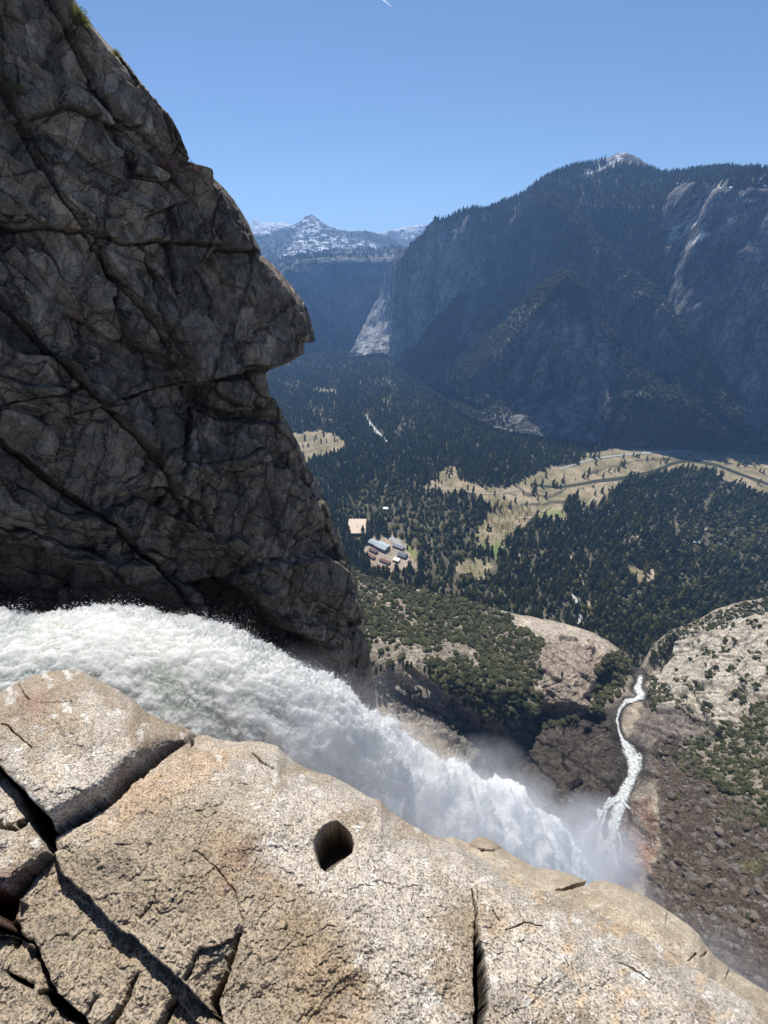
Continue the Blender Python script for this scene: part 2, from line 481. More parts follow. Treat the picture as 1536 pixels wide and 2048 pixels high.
# the smooth aprons lie back: push them away in proportion to their height so that the sun reaches them
push = (apron * 0.0) + slab * 0
dirn = P / np.linalg.norm(P, axis=-1, keepdims=True)
P = P + dirn * push[..., None]
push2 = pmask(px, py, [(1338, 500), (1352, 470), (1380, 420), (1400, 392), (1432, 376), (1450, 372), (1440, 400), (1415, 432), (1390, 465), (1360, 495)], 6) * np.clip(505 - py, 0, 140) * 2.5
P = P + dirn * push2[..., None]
woodm = np.clip(1.25 - 1.3 * facem + 0.8 * fbm(P, 110, 5, 77, .65), 0, 1) * (1 - slab) * (1 - apron) * (1 - pmask(px, py, [(700, 720), (712, 680), (790, 530), (830, 470), (900, 470), (880, 560), (830, 640), (800, 715)], 14, 8, 5))
woodm = np.maximum(woodm, pmask(px, py, [(800, 716), (830, 700), (860, 690), (900, 690), (960, 720), (960, 860), (800, 760)], 8, 10, 33))
woodm *= (1 - pmask(px, py, [(1205, 334), (1225, 316), (1248, 310), (1275, 320), (1310, 345), (1250, 336)], 3))
c = lerp(CLIFF, CLIFF2, np.clip(0.5 + 1.3 * fbm(P, 130, 6, 79, .7, (1, 1, .3)), 0, 1))
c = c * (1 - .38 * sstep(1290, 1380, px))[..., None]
c = c * (1 - woodm[..., None]) + np.array(WOOD) * woodm[..., None]
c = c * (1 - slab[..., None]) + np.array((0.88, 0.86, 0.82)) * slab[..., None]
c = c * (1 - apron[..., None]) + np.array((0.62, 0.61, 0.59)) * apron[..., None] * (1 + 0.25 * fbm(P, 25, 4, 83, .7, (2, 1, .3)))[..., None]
snw = sstep(-0.16, -0.08, fbm(P, 48, 5, 85, .7, (1, 1, 1.7))) * pmask(px, py, [(1165, 348), (1205, 325), (1238, 311), (1252, 312), (1240, 336), (1200, 352), (1168, 360)], 4, 4)
snw = np.maximum(snw, sstep(0.16, 0.24, fbm(P, 22, 4, 87, .7, (1, 1, 2))) * pmask(px, py, [(1150, 365), (1240, 357), (1340, 359), (1400, 372), (1536, 366), (1536, 390), (1380, 392), (1150, 372)], 4))
snw = np.maximum(snw, pmask(px, py, [(1226, 318), (1236, 312), (1249, 311.5), (1244, 315), (1232, 320)], 1.5))
c = c * (1 - snw[..., None]) + np.array(SNOW) * snw[..., None]
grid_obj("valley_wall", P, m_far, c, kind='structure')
LAY['wall'] = (P, px, py, woodm * (1 - snw) * sstep(320, 336, py + 40 * (np.abs(px - 1250) > 60)))

# --- spurs standing in front of it
def spur(name, lines, x0, x1, step, rows, amp, scale, seed, woodf, skirt=(350, 260, 7), stretch=(1, 1, .45), brow=None):
    if brow:      # a gently sloping brow under the ridge line, then the steep face
        t_ = lines[-1]; mid_ = [(x, y + float(np.interp(x, *brow[0])), r - float(np.interp(x, *brow[1]))) for x, y, r in t_]
        lines = lines[:-1] + [mid_, t_]; rows = rows[:-1] + [rows[-1] - 35, 35]
    P, px, py = ribbon(lines, x0, x1, step, rows, skirt)
    P = relief(P, amp * 1.7, scale * 2.4, seed + 7, 'ridge', stretch, 3)
    P = relief(P, amp, scale, seed, 'ridge', stretch, 6)
    P = relief(P, 5, 45, seed + 21, 'ridge', (1, 1, .3), 4)
    w = np.clip(woodf(px, py) + 1.2 * pmask(px, py, [(1230, 775), (1380, 735), (1500, 740), (1500, 900), (1200, 892)], 20) + 0.7 * fbm(P, 90, 5, seed + 3, .65), 0, 1)
    c = lerp((0.11, 0.105, 0.10), (0.32, 0.30, 0.27), np.clip(0.5 + 1.2 * fbm(P, 100, 6, seed + 5, .7, (1, 1, .4)), 0, 1))
    c = c * (1 - w[..., None]) + np.array((0.085, 0.093, 0.056)) * w[..., None]
    grid_obj(name, P, m_far, c, kind='structure')
    LAY[name + str(seed)] = (P, px, py, w)
    return P, px, py

spur("rock_spur", [[(790, 728, None), (830, 738, None), (870, 768, None), (900, 760, None), (950, 715, None), (960, 700, None)],
    [(790, 725, 3630), (802, 716, 3600), (830, 690, 3560), (860, 655, 3520), (885, 628, 3500), (905, 606, 3480), (922, 592, 3470), (930, 594, 3470), (940, 625, 3480), (948, 660, 3490), (952, 695, 3490), (960, 702, 3500)]],
    790, 960, 1.0, [130], 16, 90, 101, lambda x, y: 0.45 + 0.9 * sstep(680, 725, y), (400, 200, 6), brow=(([800, 830, 900, 925, 935], [10, 26, 26, 12, 3]), ([800, 830, 900, 925, 935], [60, 160, 160, 60, 5])))
# long oblique ridge descending to the right
spur("rock_ridge", [[(1030, 870, None), (1200, 884, None), (1300, 890, None), (1440, 870, None), (1480, 850, None)],
    [(1030, 620, 3420), (1075, 625, 3150), (1150, 640, 2980), (1300, 720, 2790), (1400, 780, 2600), (1460, 830, 2480), (1480, 845, 2440)],
    [(1030, 404, 3950), (1065, 399, 3650), (1100, 395, 3350), (1125, 415, 3290), (1150, 440, 3230), (1200, 496, 3140), (1230, 528, 3080), (1262, 556, 3010), (1290, 578, 2950), (1312, 604, 2900), (1340, 630, 2850), (1365, 660, 2800), (1385, 682, 2770), (1400, 696, 2740), (1412, 722, 2700), (1440, 780, 2600), (1480, 842, 2470)]],
    1030, 1480, 1.4, [80, 130], 20, 150, 111, lambda x, y: 0.2 + 0.65 * sstep(640, 520, y) + .9 * sstep(1380, 1430, x), (420, 230, 7), brow=(([1030, 1100, 1200, 1290, 1400, 1440], [5, 14, 26, 26, 12, 5]), ([1030, 1100, 1200, 1290, 1400, 1440], [20, 90, 170, 150, 60, 15])))
# big spur with the dark face
spur("rock_buttress", [[(850, 785, None), (870, 800, None), (920, 835, None), (980, 862, None), (1100, 884, None), (1240, 893, None), (1340, 893, None), (1450, 872, None)],
    [(850, 783, 3000), (900, 800, 2850), (960, 795, 2650), (1000, 790, 2500), (1100, 780, 2370), (1250, 790, 2350), (1380, 820, 2350), (1450, 868, 2380)],
    [(850, 782, 3120), (872, 768, 3100), (898, 742, 3080), (930, 712, 3050), (955, 692, 3020), (985, 664, 2980), (1012, 645, 2850), (1040, 622, 2760), (1068, 590, 2690), (1095, 568, 2640), (1122, 550, 2600), (1136, 552, 2580), (1150, 566, 2560), (1162, 585, 2550), (1172, 615, 2570), (1200, 650, 2555), (1232, 690, 2540), (1260, 722, 2520), (1300, 760, 2495), (1350, 790, 2460), (1400, 830, 2420), (1450, 866, 2390)]],
    850, 1450, 1.4, [80, 150], 17, 130, 121, lambda x, y: 0.05 + 0.9 * sstep(1010, 930, x + (y - 700) * .25) + 0.8 * sstep(640, 580, y), (420, 200, 7), brow=(([850, 880, 950, 1010, 1100, 1122, 1150, 1450], [6, 22, 60, 60, 34, 22, 10, 6]), ([850, 880, 950, 1010, 1100, 1122, 1150, 1450], [30, 120, 330, 330, 190, 110, 30, 10])))
# lit talus fan under the right wall
spur("talus_fan", [[(1290, 890, None), (1340, 896, None), (1400, 902, None), (1700, 905, None)],
    [(1290, 889, 2290), (1330, 862, 2330), (1348, 800, 2480), (1356, 752, 2620), (1362, 738, 2650), (1380, 742, 2640), (1400, 752, 2600), (1406, 730, 2700), (1411, 722, 2720), (1425, 742, 2680), (1450, 768, 2640), (1480, 795, 2600), (1536, 830, 2550), (1700, 900, 2500)]],
    1290, 1700, 1.6, [110], 16, 90, 131, lambda x, y: 0.45 + 0 * x, (350, 150, 6))

# ------------------------------------------------------------------ valley floor
gx = np.arange(300, 1720, 1.6); gy = np.concatenate([np.arange(672, 760, 0.8), np.arange(760, 1420, 1.8)])
px, py = np.meshgrid(gx, gy)
P = at_z(px, py, FLOOR)
wq = np.stack([px, py, 0 * px], -1)
wx = px + 11 * fbm(wq, 34, 5, 201, .65); wy = py + 6 * fbm(wq, 34, 5, 202, .65)
MEAD = [
 [(500, 870), (560, 866), (600, 864), (640, 858), (665, 868), (690, 880), (700, 896), (660, 912), (620, 920), (590, 960), (500, 960)],
 [(848, 978), (872, 950), (892, 930), (908, 930), (918, 955), (945, 970), (985, 972), (1020, 972), (1045, 955), (1075, 942), (1115, 932), (1160, 932), (1170, 950), (1160, 985), (1125, 1003), (1128, 1040), (1060, 1036), (1052, 1058), (1012, 1078), (1006, 1110), (985, 1108), (955, 1085), (950, 1055), (985, 1020), (945, 985), (900, 985)],
 [(1150, 1005), (1155, 925), (1172, 906), (1240, 892), (1330, 890), (1400, 895), (1470, 902), (1560, 912), (1700, 930), (1700, 1020), (1536, 1000), (1480, 972), (1420, 945), (1360, 938), (1310, 950), (1250, 955), (1225, 982), (1200, 1006), (1175, 1015)],
 [(618, 778), (640, 774), (668, 780), (672, 788), (640, 786)],
 [(728, 1098), (742, 1072), (790, 1068), (832, 1100), (838, 1135), (800, 1140), (742, 1134)],
 [(905, 1130), (960, 1110), (985, 1135), (960, 1160), (925, 1150)],
 [(770, 798), (774, 812), (769, 812)], [(1245, 1130), (1310, 1140), (1305, 1170), (1270, 1165)],
]
mead = 0 * px
for k, pl in enumerate(MEAD):
    mead = np.maximum(mead, sstep(-4, 4, poly_sd(wx, wy, pl)))
n1 = fbm(P, 60, 5, 203, .6); n2 = fbm(P, 14, 5, 204, .65, (1, 1, 1)); n3 = fbm(P, 260, 4, 205, .6)
soil = lerp((0.07, 0.068, 0.045), (0.16, 0.135, 0.095), np.clip(.45 + n2 * .8 + n1 * .5, 0, 1))
grass = lerp((0.20, 0.175, 0.095), (0.36, 0.285, 0.19), np.clip(.5 + n1 * 0.9 + n3 * .9, 0, 1))
grass = grass * (1 + 0.25 * n2)[..., None]
c = soil * (1 - mead[..., None]) + grass * mead[..., None]
for pl, cc in (([(958, 1084), (985, 1088), (1012, 1086), (1006, 1106), (1000, 1122), (978, 1110), (962, 1098)], (0.17, 0.20, 0.075)),
               ([(1070, 1032), (1095, 1018), (1128, 1022), (1128, 1034), (1095, 1036)], (0.23, 0.235, 0.10)),
               ([(810, 1090), (822, 1088), (832, 1110), (818, 1118)], (0.2, 0.23, 0.07)),
               ([(728, 1100), (745, 1075), (786, 1070), (812, 1098), (836, 1130), (800, 1146), (742, 1140)], (0.36, 0.29, 0.22))):
    k = sstep(-2, 2, poly_sd(wx, wy, pl)); c = c * (1 - k[..., None]) + np.array(cc) * k[..., None]
# dark old channels in the meadow, their earth banks
for pts in ([(1033, 972, 2), (1045, 985, 3), (1062, 992, 3), (1085, 994, 2.5), (1105, 992, 2.5), (1122, 984, 3), (1130, 978, 2)],
            [(1058, 975, 1.5), (1075, 981, 1.5), (1100, 988, 1.5)], [(1040, 1009, 2), (1075, 1011, 2), (1105, 1003, 3), (1135, 1002, 3)],
            [(1072, 1025, 1.5), (1090, 1024, 1.5), (1105, 1013, 1.5)], [(965, 990, 1.2), (985, 986, 1.5), (1005, 985, 1), (1030, 990, 1.4)],
            [(1170, 955, 1), (1185, 945, 2), (1215, 935, 1), (1290, 921, 1.5), (1340, 918, 1.5), (1380, 920, 1.4)]):
    d, w, _ = seg_dist(wx, wy, pts); k = sstep(1.6, 0.6, d / w); c = c * (1 - .75 * k[..., None]) + np.array((0.05, 0.045, 0.03)) * .75 * k[..., None]
P[..., 2] += 1.2 * n1 * (1 - mead)
m = M("ground_soil", 0.95, 0.1)
a = m.noise(0.12, 6, 0.7); b = m.noise(0.02, 5, 0.6)
cc = m.mix(1.0, m.attr("col", True), m.ramp(a, [(0.3, 0.6), (0.5, 1.0), (0.72, 1.4)]), 'MULTIPLY')
m.color(m.mix(1.0, cc, m.ramp(b, [(0.3, 0.8), (0.7, 1.2)]), 'MULTIPLY')); m.bump(a, 1.0, 0.6)
grid_obj("ground", P, m.m, c, kind='structure')
gme = mk_mesh("ground_beyond", np.array([[-9500, -2500, -795], [9500, -2500, -795], [9500, 16500, -795], [-9500, 16500, -795]]), [[0, 1, 2, 3]], False,
              colors=np.full((4, 3), 0.1), mat=m.m)
link("valley_ground", gme, kind='structure')
GP, Gpx, Gpy, Gmead = P, px, py, mead

def strip(name, pts, mat, zoff, kind='structure', lift=None, base=None, nseg=8, cross=2, **kw):
    """band that follows px polyline pts (x, y, half width px) lying on a surface"""
    a = np.array(pts, float)
    t = np.concatenate([[0], np.cumsum(np.hypot(*np.diff(a[:, :2], axis=0).T))])
    tt = np.linspace(0, t[-1], max(3, int(len(a) * nseg)))
    x = np.interp(tt, t, a[:, 0]); y = np.interp(tt, t, a[:, 1]); w = np.interp(tt, t, a[:, 2])
    k = np.ones(5) / 5
    if len(x) > 8:
        xs, ys = x.copy(), y.copy()
        xs[2:-2] = np.convolve(x, k, 'valid'); ys[2:-2] = np.convolve(y, k, 'valid'); x, y = xs, ys
    dx, dy = np.gradient(x), np.gradient(y); L = np.hypot(dx, dy) + 1e-9
    nx, ny = -dy / L, dx / L
    s = np.linspace(-1, 1, cross + 1)
    X = x[:, None] + nx[:, None] * w[:, None] * s; Y = y[:, None] + ny[:, None] * w[:, None] * s
    Q = base(X, Y) if base else at_z(X, Y, FLOOR + zoff)
    return Q

m = M("asphalt", 0.9); m.color(m.mix(m.noise(0.5, 4), (0.30, 0.29, 0.28), (0.42, 0.40, 0.38))); m_road = m.m
m = M("dirt_path", 0.95); m.color((0.42, 0.35, 0.26)); m_path = m.m
m = M("river_water", 0.25, 0.5); m.color(m.mix(m.noise(0.03, 4), (0.035, 0.045, 0.03), (0.09, 0.085, 0.055))); m_river = m.m
m = M("river_bright", 0.5, 0.5); m.color(m.mix(m.noise(0.06, 4, .7), (0.55, 0.56, 0.54), (0.30, 0.29, 0.26))); m_rapid = m.m
for nm, pts, mt, zo in (
    ("road", [(1120, 938, 1.6), (1160, 925, 1.6), (1195, 916, 1.6), (1232, 911, 1.5), (1290, 906, 1.7), (1340, 904, 1.6), (1400, 903, 1.4), (1450, 903, 1), (1560, 907, 1)], m_road, 1.6),
    ("road", [(1040, 1035, 1.4), (1085, 1036, 1.4), (1140, 1040, 1.4), (1200, 1060, 1.2), (1280, 1075, 1.2)], m_path, 1.6),
    ("path", [(1176, 1010, 1.2), (1182, 1000, 1.3), (1194, 988, 1.2), (1199, 980, 1.1), (1194, 974, 1), (1186, 968, 1)], m_path, 1.7),
    ("path", [(1000, 1098, 1), (1010, 1090, 1), (1030, 1100, 1), (1040, 1112, 1)], m_path, 1.7),
    ("road", [(1140, 1110, 1.5), (1146, 1130, 2), (1158, 1150, 2.4), (1170, 1172, 2.2), (1178, 1200, 2), (1180, 1225, 1.8)], m_path, 1.8),
    ("river", [(731, 830, 2), (736, 842, 3), (745, 855, 3.4), (757, 868, 3.4), (768, 878, 2.4), (774, 884, 1.4)], m_rapid, 1.6),
    ("river", [(1060, 968, 2), (1090, 972, 2.2), (1120, 974, 2.4), (1160, 968, 2.2), (1190, 962, 3), (1240, 957, 3), (1290, 948, 4), (1320, 938, 3), (1345, 926, 2.6), (1372, 921, 2.6), (1402, 923, 3), (1440, 932, 3), (1480, 948, 2.6), (1520, 962, 2.6), (1600, 990, 3)], m_river, 1.5),
    ("stream", [(1140, 1186, 1.6), (1150, 1196, 3), (1157, 1212, 3), (1160, 1230, 3.5), (1158, 1250, 3)], m_rapid, 1.9),
    ("road", [(848, 985, 1), (900, 975, 1), (960, 988, 1), (1000, 986, 1), (1040, 978, .8)], m_path, 1.5),
    ("parking_lot", [(780, 1074, 4), (797, 1086, 6), (810, 1098, 5)], m_road, 1.7),
    ("clearing", [(1300, 1120, 3), (1306, 1150, 3), (1300, 1175, 2)], m_path, 1.7),
    ("road", [(1000, 900, 0.8), (930, 905, 1), (880, 898, 1.2), (850, 890, 1)], m_road, 1.6)):
    Q = strip(nm, pts, mt, zo)
    grid_obj(nm, Q, mt, kind='structure')

# ------------------------------------------------------------------ shoulder, gorge and talus between the cliff and the valley
CT = [  # px, py, z control points
 (560, 1100, -600), (690, 1128, -580), (720, 1148, -560), (780, 1168, -560), (860, 1186, -562), (930, 1201, -565), (1000, 1222, -570), (1040, 1232, -572),
 (1100, 1242, -578), (1180, 1263, -588), (1222, 1285, -596), (1245, 1304, -604), (1262, 1330, -612), (1280, 1338, -622),
 (600, 1220, -520), (740, 1230, -515), (860, 1270, -512), (980, 1290, -520), (1100, 1300, -535), (1190, 1320, -560), (1225, 1350, -580),
 (740, 1300, -482), (820, 1322, -478), (900, 1355, -478), (980, 1380, -480), (1050, 1385, -490), (1100, 1365, -505), (1150, 1365, -520), (1200, 1385, -535), (1222, 1400, -548),
 (760, 1390, -520), (840, 1430, -535), (900, 1470, -545), (960, 1500, -560), (1010, 1520, -560), (1045, 1475, -530), (1100, 1425, -520), (1160, 1425, -525), (1205, 1430, -540),
 (820, 1480, -500), (860, 1510, -490), (930, 1560, -500), (700, 1400, -500), (600, 1350, -480), (600, 1500, -490), (800, 1600, -480),
 (1040, 1540, -515), (1100, 1480, -510), (1170, 1480, -512), (1215, 1490, -515), (1110, 1560, -480), (1170, 1560, -486), (1200, 1560, -488), (1130, 1640, -450), (1160, 1640, -452), (1170, 1700, -430), (1100, 1760, -410), (1000, 1700, -450),
 (1285, 1360, -607), (1280, 1392, -590), (1242, 1400, -580), (1238, 1440, -560), (1250, 1490, -525), (1262, 1550, -490), (1240, 1600, -472), (1215, 1650, -450), (1230, 1710, -428), (1245, 1770, -408), (1240, 1850, -380),
 (1300, 1390, -575), (1340, 1400, -550), (1310, 1330, -600), (1300, 1310, -606), (1340, 1300, -590), (1310, 1284, -596), (1360, 1262, -570), (1420, 1240, -548), (1480, 1212, -525), (1536, 1192, -505), (1640, 1160, -480), (1700, 1150, -470),
 (1400, 1330, -535), (1460, 1300, -515), (1536, 1280, -490), (1640, 1280, -455),
 (1400, 1420, -505), (1460, 1450, -482), (1536, 1440, -455), (1640, 1440, -420),
 (1280, 1440, -545), (1320, 1440, -530), (1370, 1470, -505), (1300, 1520, -500), (1340, 1560, -475), (1420, 1560, -450), (1536, 1560, -415), (1640, 1560, -390),
 (1290, 1650, -452), (1340, 1660, -440), (1420, 1680, -410), (1536, 1700, -375), (1640, 1700, -345),
 (1290, 1760, -420), (1340, 1800, -400), (1420, 1850, -365), (1536, 1880, -335), (1640, 1900, -310), (1340, 1950, -350), (1480, 2040, -300), (1660, 2080, -270), (1200, 2000, -320), (900, 1900, -380)]
tz = TPS(CT, 0.002)
TOPC = [(560, 1095), (690, 1126), (720, 1146), (755, 1160), (780, 1166), (830, 1178), (860, 1184), (930, 1199), (1000, 1220), (1040, 1230), (1100, 1240), (1140, 1250), (1180, 1262), (1215, 1280), (1238, 1298), (1250, 1312), (1258, 1330), (1275, 1336), (1290, 1330), (1296, 1312), (1304, 1292), (1325, 1272), (1345, 1258), (1370, 1250), (1395, 1240), (1425, 1222), (1470, 1206), (1536, 1194), (1600, 1180), (1700, 1165)]
xs = np.arange(560, 1700, 1.4); topc = np.array(TOPC, float)
ty = np.interp(xs, topc[:, 0], topc[:, 1])
ty = ty + 3.0 * fbm(np.stack([xs, 0 * xs, 0 * xs], -1), 25, 4, 301, .6)
nr = 640
t = np.linspace(0, 1, nr)[:, None]
px = np.broadcast_to(xs, (nr, len(xs))).copy(); py = ty + t * (2080 - ty)
z = np.clip(tz(px, py), -640, -240)
P = at_z(px, py, z)
wq = np.stack([px, py, 0 * px], -1)
STREAM = [(1272, 1336, 5), (1281, 1352, 9), (1279, 1366, 7), (1274, 1378, 9), (1284, 1390, 10), (1272, 1399, 3), (1252, 1403, 5), (1240, 1418, 4.5), (1234, 1440, 3.5), (1238, 1462, 3), (1245, 1480, 4), (1255, 1498, 11), (1268, 1515, 13), (1271, 1535, 13), (1264, 1556, 13), (1250, 1582, 12), (1240, 1605, 14), (1235, 1625, 13), (1228, 1650, 11), (1224, 1675, 12), (1224, 1700, 9), (1232, 1725, 6), (1243, 1752, 6), (1247, 1772, 6)]
sdist, sw, _ = seg_dist(px, py, STREAM)
calm = sstep(0.7, 2.0, sdist / sw)
# broad joint pattern, running down from upper left to lower right
N = face_cam(P, gnormals(P))
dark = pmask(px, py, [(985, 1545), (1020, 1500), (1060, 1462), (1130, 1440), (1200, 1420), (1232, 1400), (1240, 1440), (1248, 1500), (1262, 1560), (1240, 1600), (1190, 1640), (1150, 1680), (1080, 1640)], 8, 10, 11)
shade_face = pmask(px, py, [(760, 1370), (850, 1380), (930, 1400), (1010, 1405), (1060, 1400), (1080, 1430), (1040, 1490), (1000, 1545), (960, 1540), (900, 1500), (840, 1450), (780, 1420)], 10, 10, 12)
slabm = pmask(px, py, [(1300, 1330), (1330, 1300), (1370, 1268), (1430, 1235), (1500, 1205), (1700, 1170), (1700, 1330), (1560, 1370), (1510, 1400), (1470, 1440), (1440, 1470), (1400, 1450), (1300, 1410)], 8, 12, 13)
domem = pmask(px, py, [(1290, 1400), (1340, 1410), (1400, 1425), (1445, 1460), (1430, 1490), (1350, 1500), (1320, 1560), (1290, 1580), (1275, 1520), (1262, 1480)], 8, 8, 14)
knob = pmask(px, py, [(1065, 1320), (1085, 1290), (1120, 1272), (1180, 1280), (1225, 1310), (1225, 1350), (1215, 1410), (1190, 1430), (1130, 1425), (1078, 1400)], 8, 10, 15)
rimp = pmask(px, py, [(1010, 1226), (1060, 1232), (1140, 1250), (1215, 1280), (1250, 1320), (1225, 1330), (1180, 1300), (1120, 1280), (1050, 1255), (1000, 1236)], 6, 6, 16)
redw = pmask(px, py, [(1258, 1610), (1300, 1600), (1318, 1660), (1310, 1730), (1290, 1790), (1250, 1775), (1242, 1720), (1238, 1660)], 10, 10, 17)
talus = pmask(px, py, [(1310, 1500), (1345, 1480), (1430, 1560), (1536, 1640), (1700, 1700), (1700, 2100), (1250, 2100), (1290, 1800), (1325, 1700), (1320, 1600)], 10, 12, 18)
ledge = pmask(px, py, [(740, 1390), (790, 1420), (850, 1455), (885, 1490), (870, 1540), (800, 1520), (720, 1470)], 8, 8, 19)
rocky = np.clip(dark + shade_face + slabm + domem + knob + redw, 0, 1)
ang = radians(35)
U = P[..., 0] * cos(ang) - P[..., 1] * sin(ang); V = P[..., 0] * sin(ang) + P[..., 1] * cos(ang)
wp = 14 * fbm(P, 60, 3, 310)
f1, f2, rr, cu, cv = worley2((U + wp) / 46, (V + wp) / 17 + P[..., 2] / 30, 31)
blk = (rr[0] - .5) * 7 + cv * 5 * (rr[1] - .3)
crk = sstep(0.10, 0.0, f2 - f1)
g1, g2, r2, du, dv = worley2((U + wp * .5) / 13, (V + wp) / 6 + P[..., 2] / 9, 32)
blk2 = (r2[0] - .5) * 2.4 + dv * 2 * (r2[1] - .3)
crk2 = sstep(0.12, 0.0, g2 - g1)
disp = 1.45 * calm * (rocky * (blk - crk * 2.5 + (blk2 - crk2 * 1.3) * .8) * (1 - .6 * slabm) + 7.0 * ridged(P, 75, 6, 321, .6) * (0.35 + 0.9 * shade_face + .4 * talus + .3 * dark))
t1, t2, r3, tu, tv = worley2(U / 7.0, V / 6.0, 33)
disp = disp + calm * talus * (np.sqrt(np.clip(0.35 - t1, 0, 1)) * 4.2 * (r3[0] > .35) * r3[1])
disp = disp + (1 - calm) * -2.0
tw = 1.6 * fbm(wq, 60, 4, 341, .6)
def terrace(v, amp): 
    f_ = v - np.floor(v); return amp * (sstep(0, .85, f_) - sstep(.85, 1, f_))
disp = disp + calm * slabm * terrace((py + .42 * px) / 17 + tw, 4.2) * np.clip(.5 + fbm(wq, 50, 3, 342), 0, 1.3)
disp = disp + calm * slabm * terrace((py - 1.1 * px) / 60 + tw, 2.0) * np.clip(fbm(wq, 70, 3, 343) * 2, 0, 1)
disp = disp + calm * shade_face * terrace((py - .62 * px) / 21 + tw, 5.0) * np.clip(.6 + fbm(wq, 50, 3, 344), 0, 1.3)
disp = disp + calm * domem * terrace((np.hypot(px - 1270, py - 1560)) / 11 + .6 * tw, 1.3)
disp = disp + calm * (dark + knob) * terrace((py - .25 * px) / 26 + 1.5 * tw, 3.0) * np.clip(.5 + fbm(wq, 40, 3, 345), 0, 1.2)
for pts, dp in (([(950, 1560, 26), (1000, 1535, 24), (1042, 1490, 22), (1070, 1440, 18), (1110, 1425, 14), (1170, 1432, 13), (1200, 1440, 10)], 26), ([(1178, 1300, 5), (1195, 1330, 12), (1215, 1370, 15), (1222, 1410, 14), (1228, 1440, 9), (1236, 1480, 8)], 34),
                ([(1290, 1345, 12), (1310, 1330, 15), (1335, 1305, 12), (1350, 1280, 7)], 20), ([(1440, 1480, 5), (1400, 1420, 7), (1380, 1370, 6), (1410, 1330, 4)], 9), ([(1345, 1395, 5), (1400, 1375, 7), (1470, 1380, 6), (1536, 1400, 5)], 8), ([(820, 1340, 6), (900, 1400, 10), (960, 1470, 12)], 8)):
    d_, w_, _ = seg_dist(px + 5 * tw, py + 5 * fbm(wq, 30, 3, 346), pts); disp = disp - dp * calm * sstep(1.5, .3, d_ / w_)
disp = disp + 3.0 * knob - 9 * pmask(px, py, [(1170, 1395), (1222, 1330), (1236, 1360), (1240, 1440), (1222, 1440)], 8)
fade = sstep(0, 0.02, t)
P = P + N * (disp * fade)[..., None]
# albedo zones
fine = fbm(P, 20, 5, 331, .65); big = fbm(P, 90, 4, 332, .6)
c = lerp((0.32, 0.265, 0.195), (0.60, 0.51, 0.39), np.clip(.5 + fine * .8 + big * .5, 0, 1))
def paint(c, k, col): return c * (1 - k[..., None]) + np.array(col) * k[..., None]
streak = np.clip(.5 + 1.2 * fbm(np.stack([U / 4, V, P[..., 2]], -1), 9, 4, 333, .6), 0, 1)
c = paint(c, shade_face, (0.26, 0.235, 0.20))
c = paint(c, np.clip(slabm, 0, 1), (0.80, 0.70, 0.555)) * (1 - .22 * (slabm * streak)[..., None])
tl = ((py + .42 * px) / 17 + tw) % 1.0; ln_ = sstep(.80, .9, tl) * sstep(1.0, .95, tl)
c = paint(c, slabm * ln_ * .6 * np.clip(.5 + fbm(wq, 30, 3, 351), 0, 1), (0.12, 0.10, 0.08))
c = paint(c, domem * .8, (0.34, 0.285, 0.24)) * (1 - .35 * (domem * streak)[..., None])
c = paint(c, knob * .8, (0.58, 0.455, 0.35))
c = paint(c, rimp * .8, (0.78, 0.65, 0.51))
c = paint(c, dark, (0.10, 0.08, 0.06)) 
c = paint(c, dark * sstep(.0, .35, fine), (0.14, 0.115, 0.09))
c = paint(c, talus * .92, (0.11, 0.078, 0.054))
c = paint(c, talus * sstep(0.05, 0.3, big + .3 * fine) * sstep(1330, 1400, px) * .8, (0.15, 0.14, 0.06))
c = paint(c, talus * (r3[2] > .80) * sstep(.42, .30, t1) * .75, (0.27, 0.245, 0.22))
c = paint(c, talus * sstep(.40, .55, t1 + .1 * fine) * .4, (0.07, 0.055, 0.045))
c = paint(c, redw, (0.36, 0.26, 0.205)); c = paint(c, redw * sstep(.55, .8, streak) * sstep(1262, 1290, px), (0.36, 0.20, 0.11))
c = paint(c, redw * sstep(.35, .1, streak), (0.33, 0.28, 0.24))
wet = sstep(3.0, 1.0, sdist / sw) * sstep(1600, 1500, py)  # wet streamside rock; the slot's shade is put into this colour too
c = paint(c, wet * .85, (0.07, 0.066, 0.06)); c = paint(c, sstep(4.5, 1.2, sdist / sw) * sstep(1380, 1420, py) * .6, (0.10, 0.088, 0.075))
c = paint(c, ledge * .7, (0.40, 0.33, 0.25))
c = c * (1 - .5 * (np.maximum(crk, crk2 * .7) * rocky)[..., None])
# scrub density
scrub = pmask(px, py, [(690, 1120), (780, 1165), (930, 1197), (1000, 1224), (1050, 1262), (1085, 1285), (1068, 1330), (1075, 1400), (1060, 1420), (1000, 1420), (930, 1400), (870, 1365), (840, 1340), (740, 1312), (700, 1250)], 8, 16, 40)
open1 = pmask(px, py, [(730, 1268), (830, 1285), (900, 1275), (990, 1296), (960, 1320), (900, 1330), (830, 1335), (740, 1330)], 10, 26, 41)
open2 = pmask(px, py, [(700, 1150), (780, 1195), (850, 1225), (870, 1245), (820, 1250), (740, 1215)], 12, 26, 42)
gap = sstep(-0.05, 0.3, fbm(wq, 26, 4, 43, .65))
scrub = scrub * (1 - 0.75 * open1) * (1 - 0.6 * open2) * (1 - .3 * gap)
scr2 = pmask(px, py, [(1340, 1510), (1400, 1480), (1440, 1460), (1490, 1430), (1536, 1390), (1700, 1330), (1700, 1720), (1560, 1690), (1480, 1640), (1440, 1590), (1380, 1560)], 10, 16, 44)
scr3 = pmask(px, py, [(1290, 1300), (1340, 1262), (1400, 1240), (1480, 1208), (1700, 1160), (1700, 1185), (1500, 1235), (1420, 1262), (1350, 1290), (1310, 1325)], 6, 10, 45)
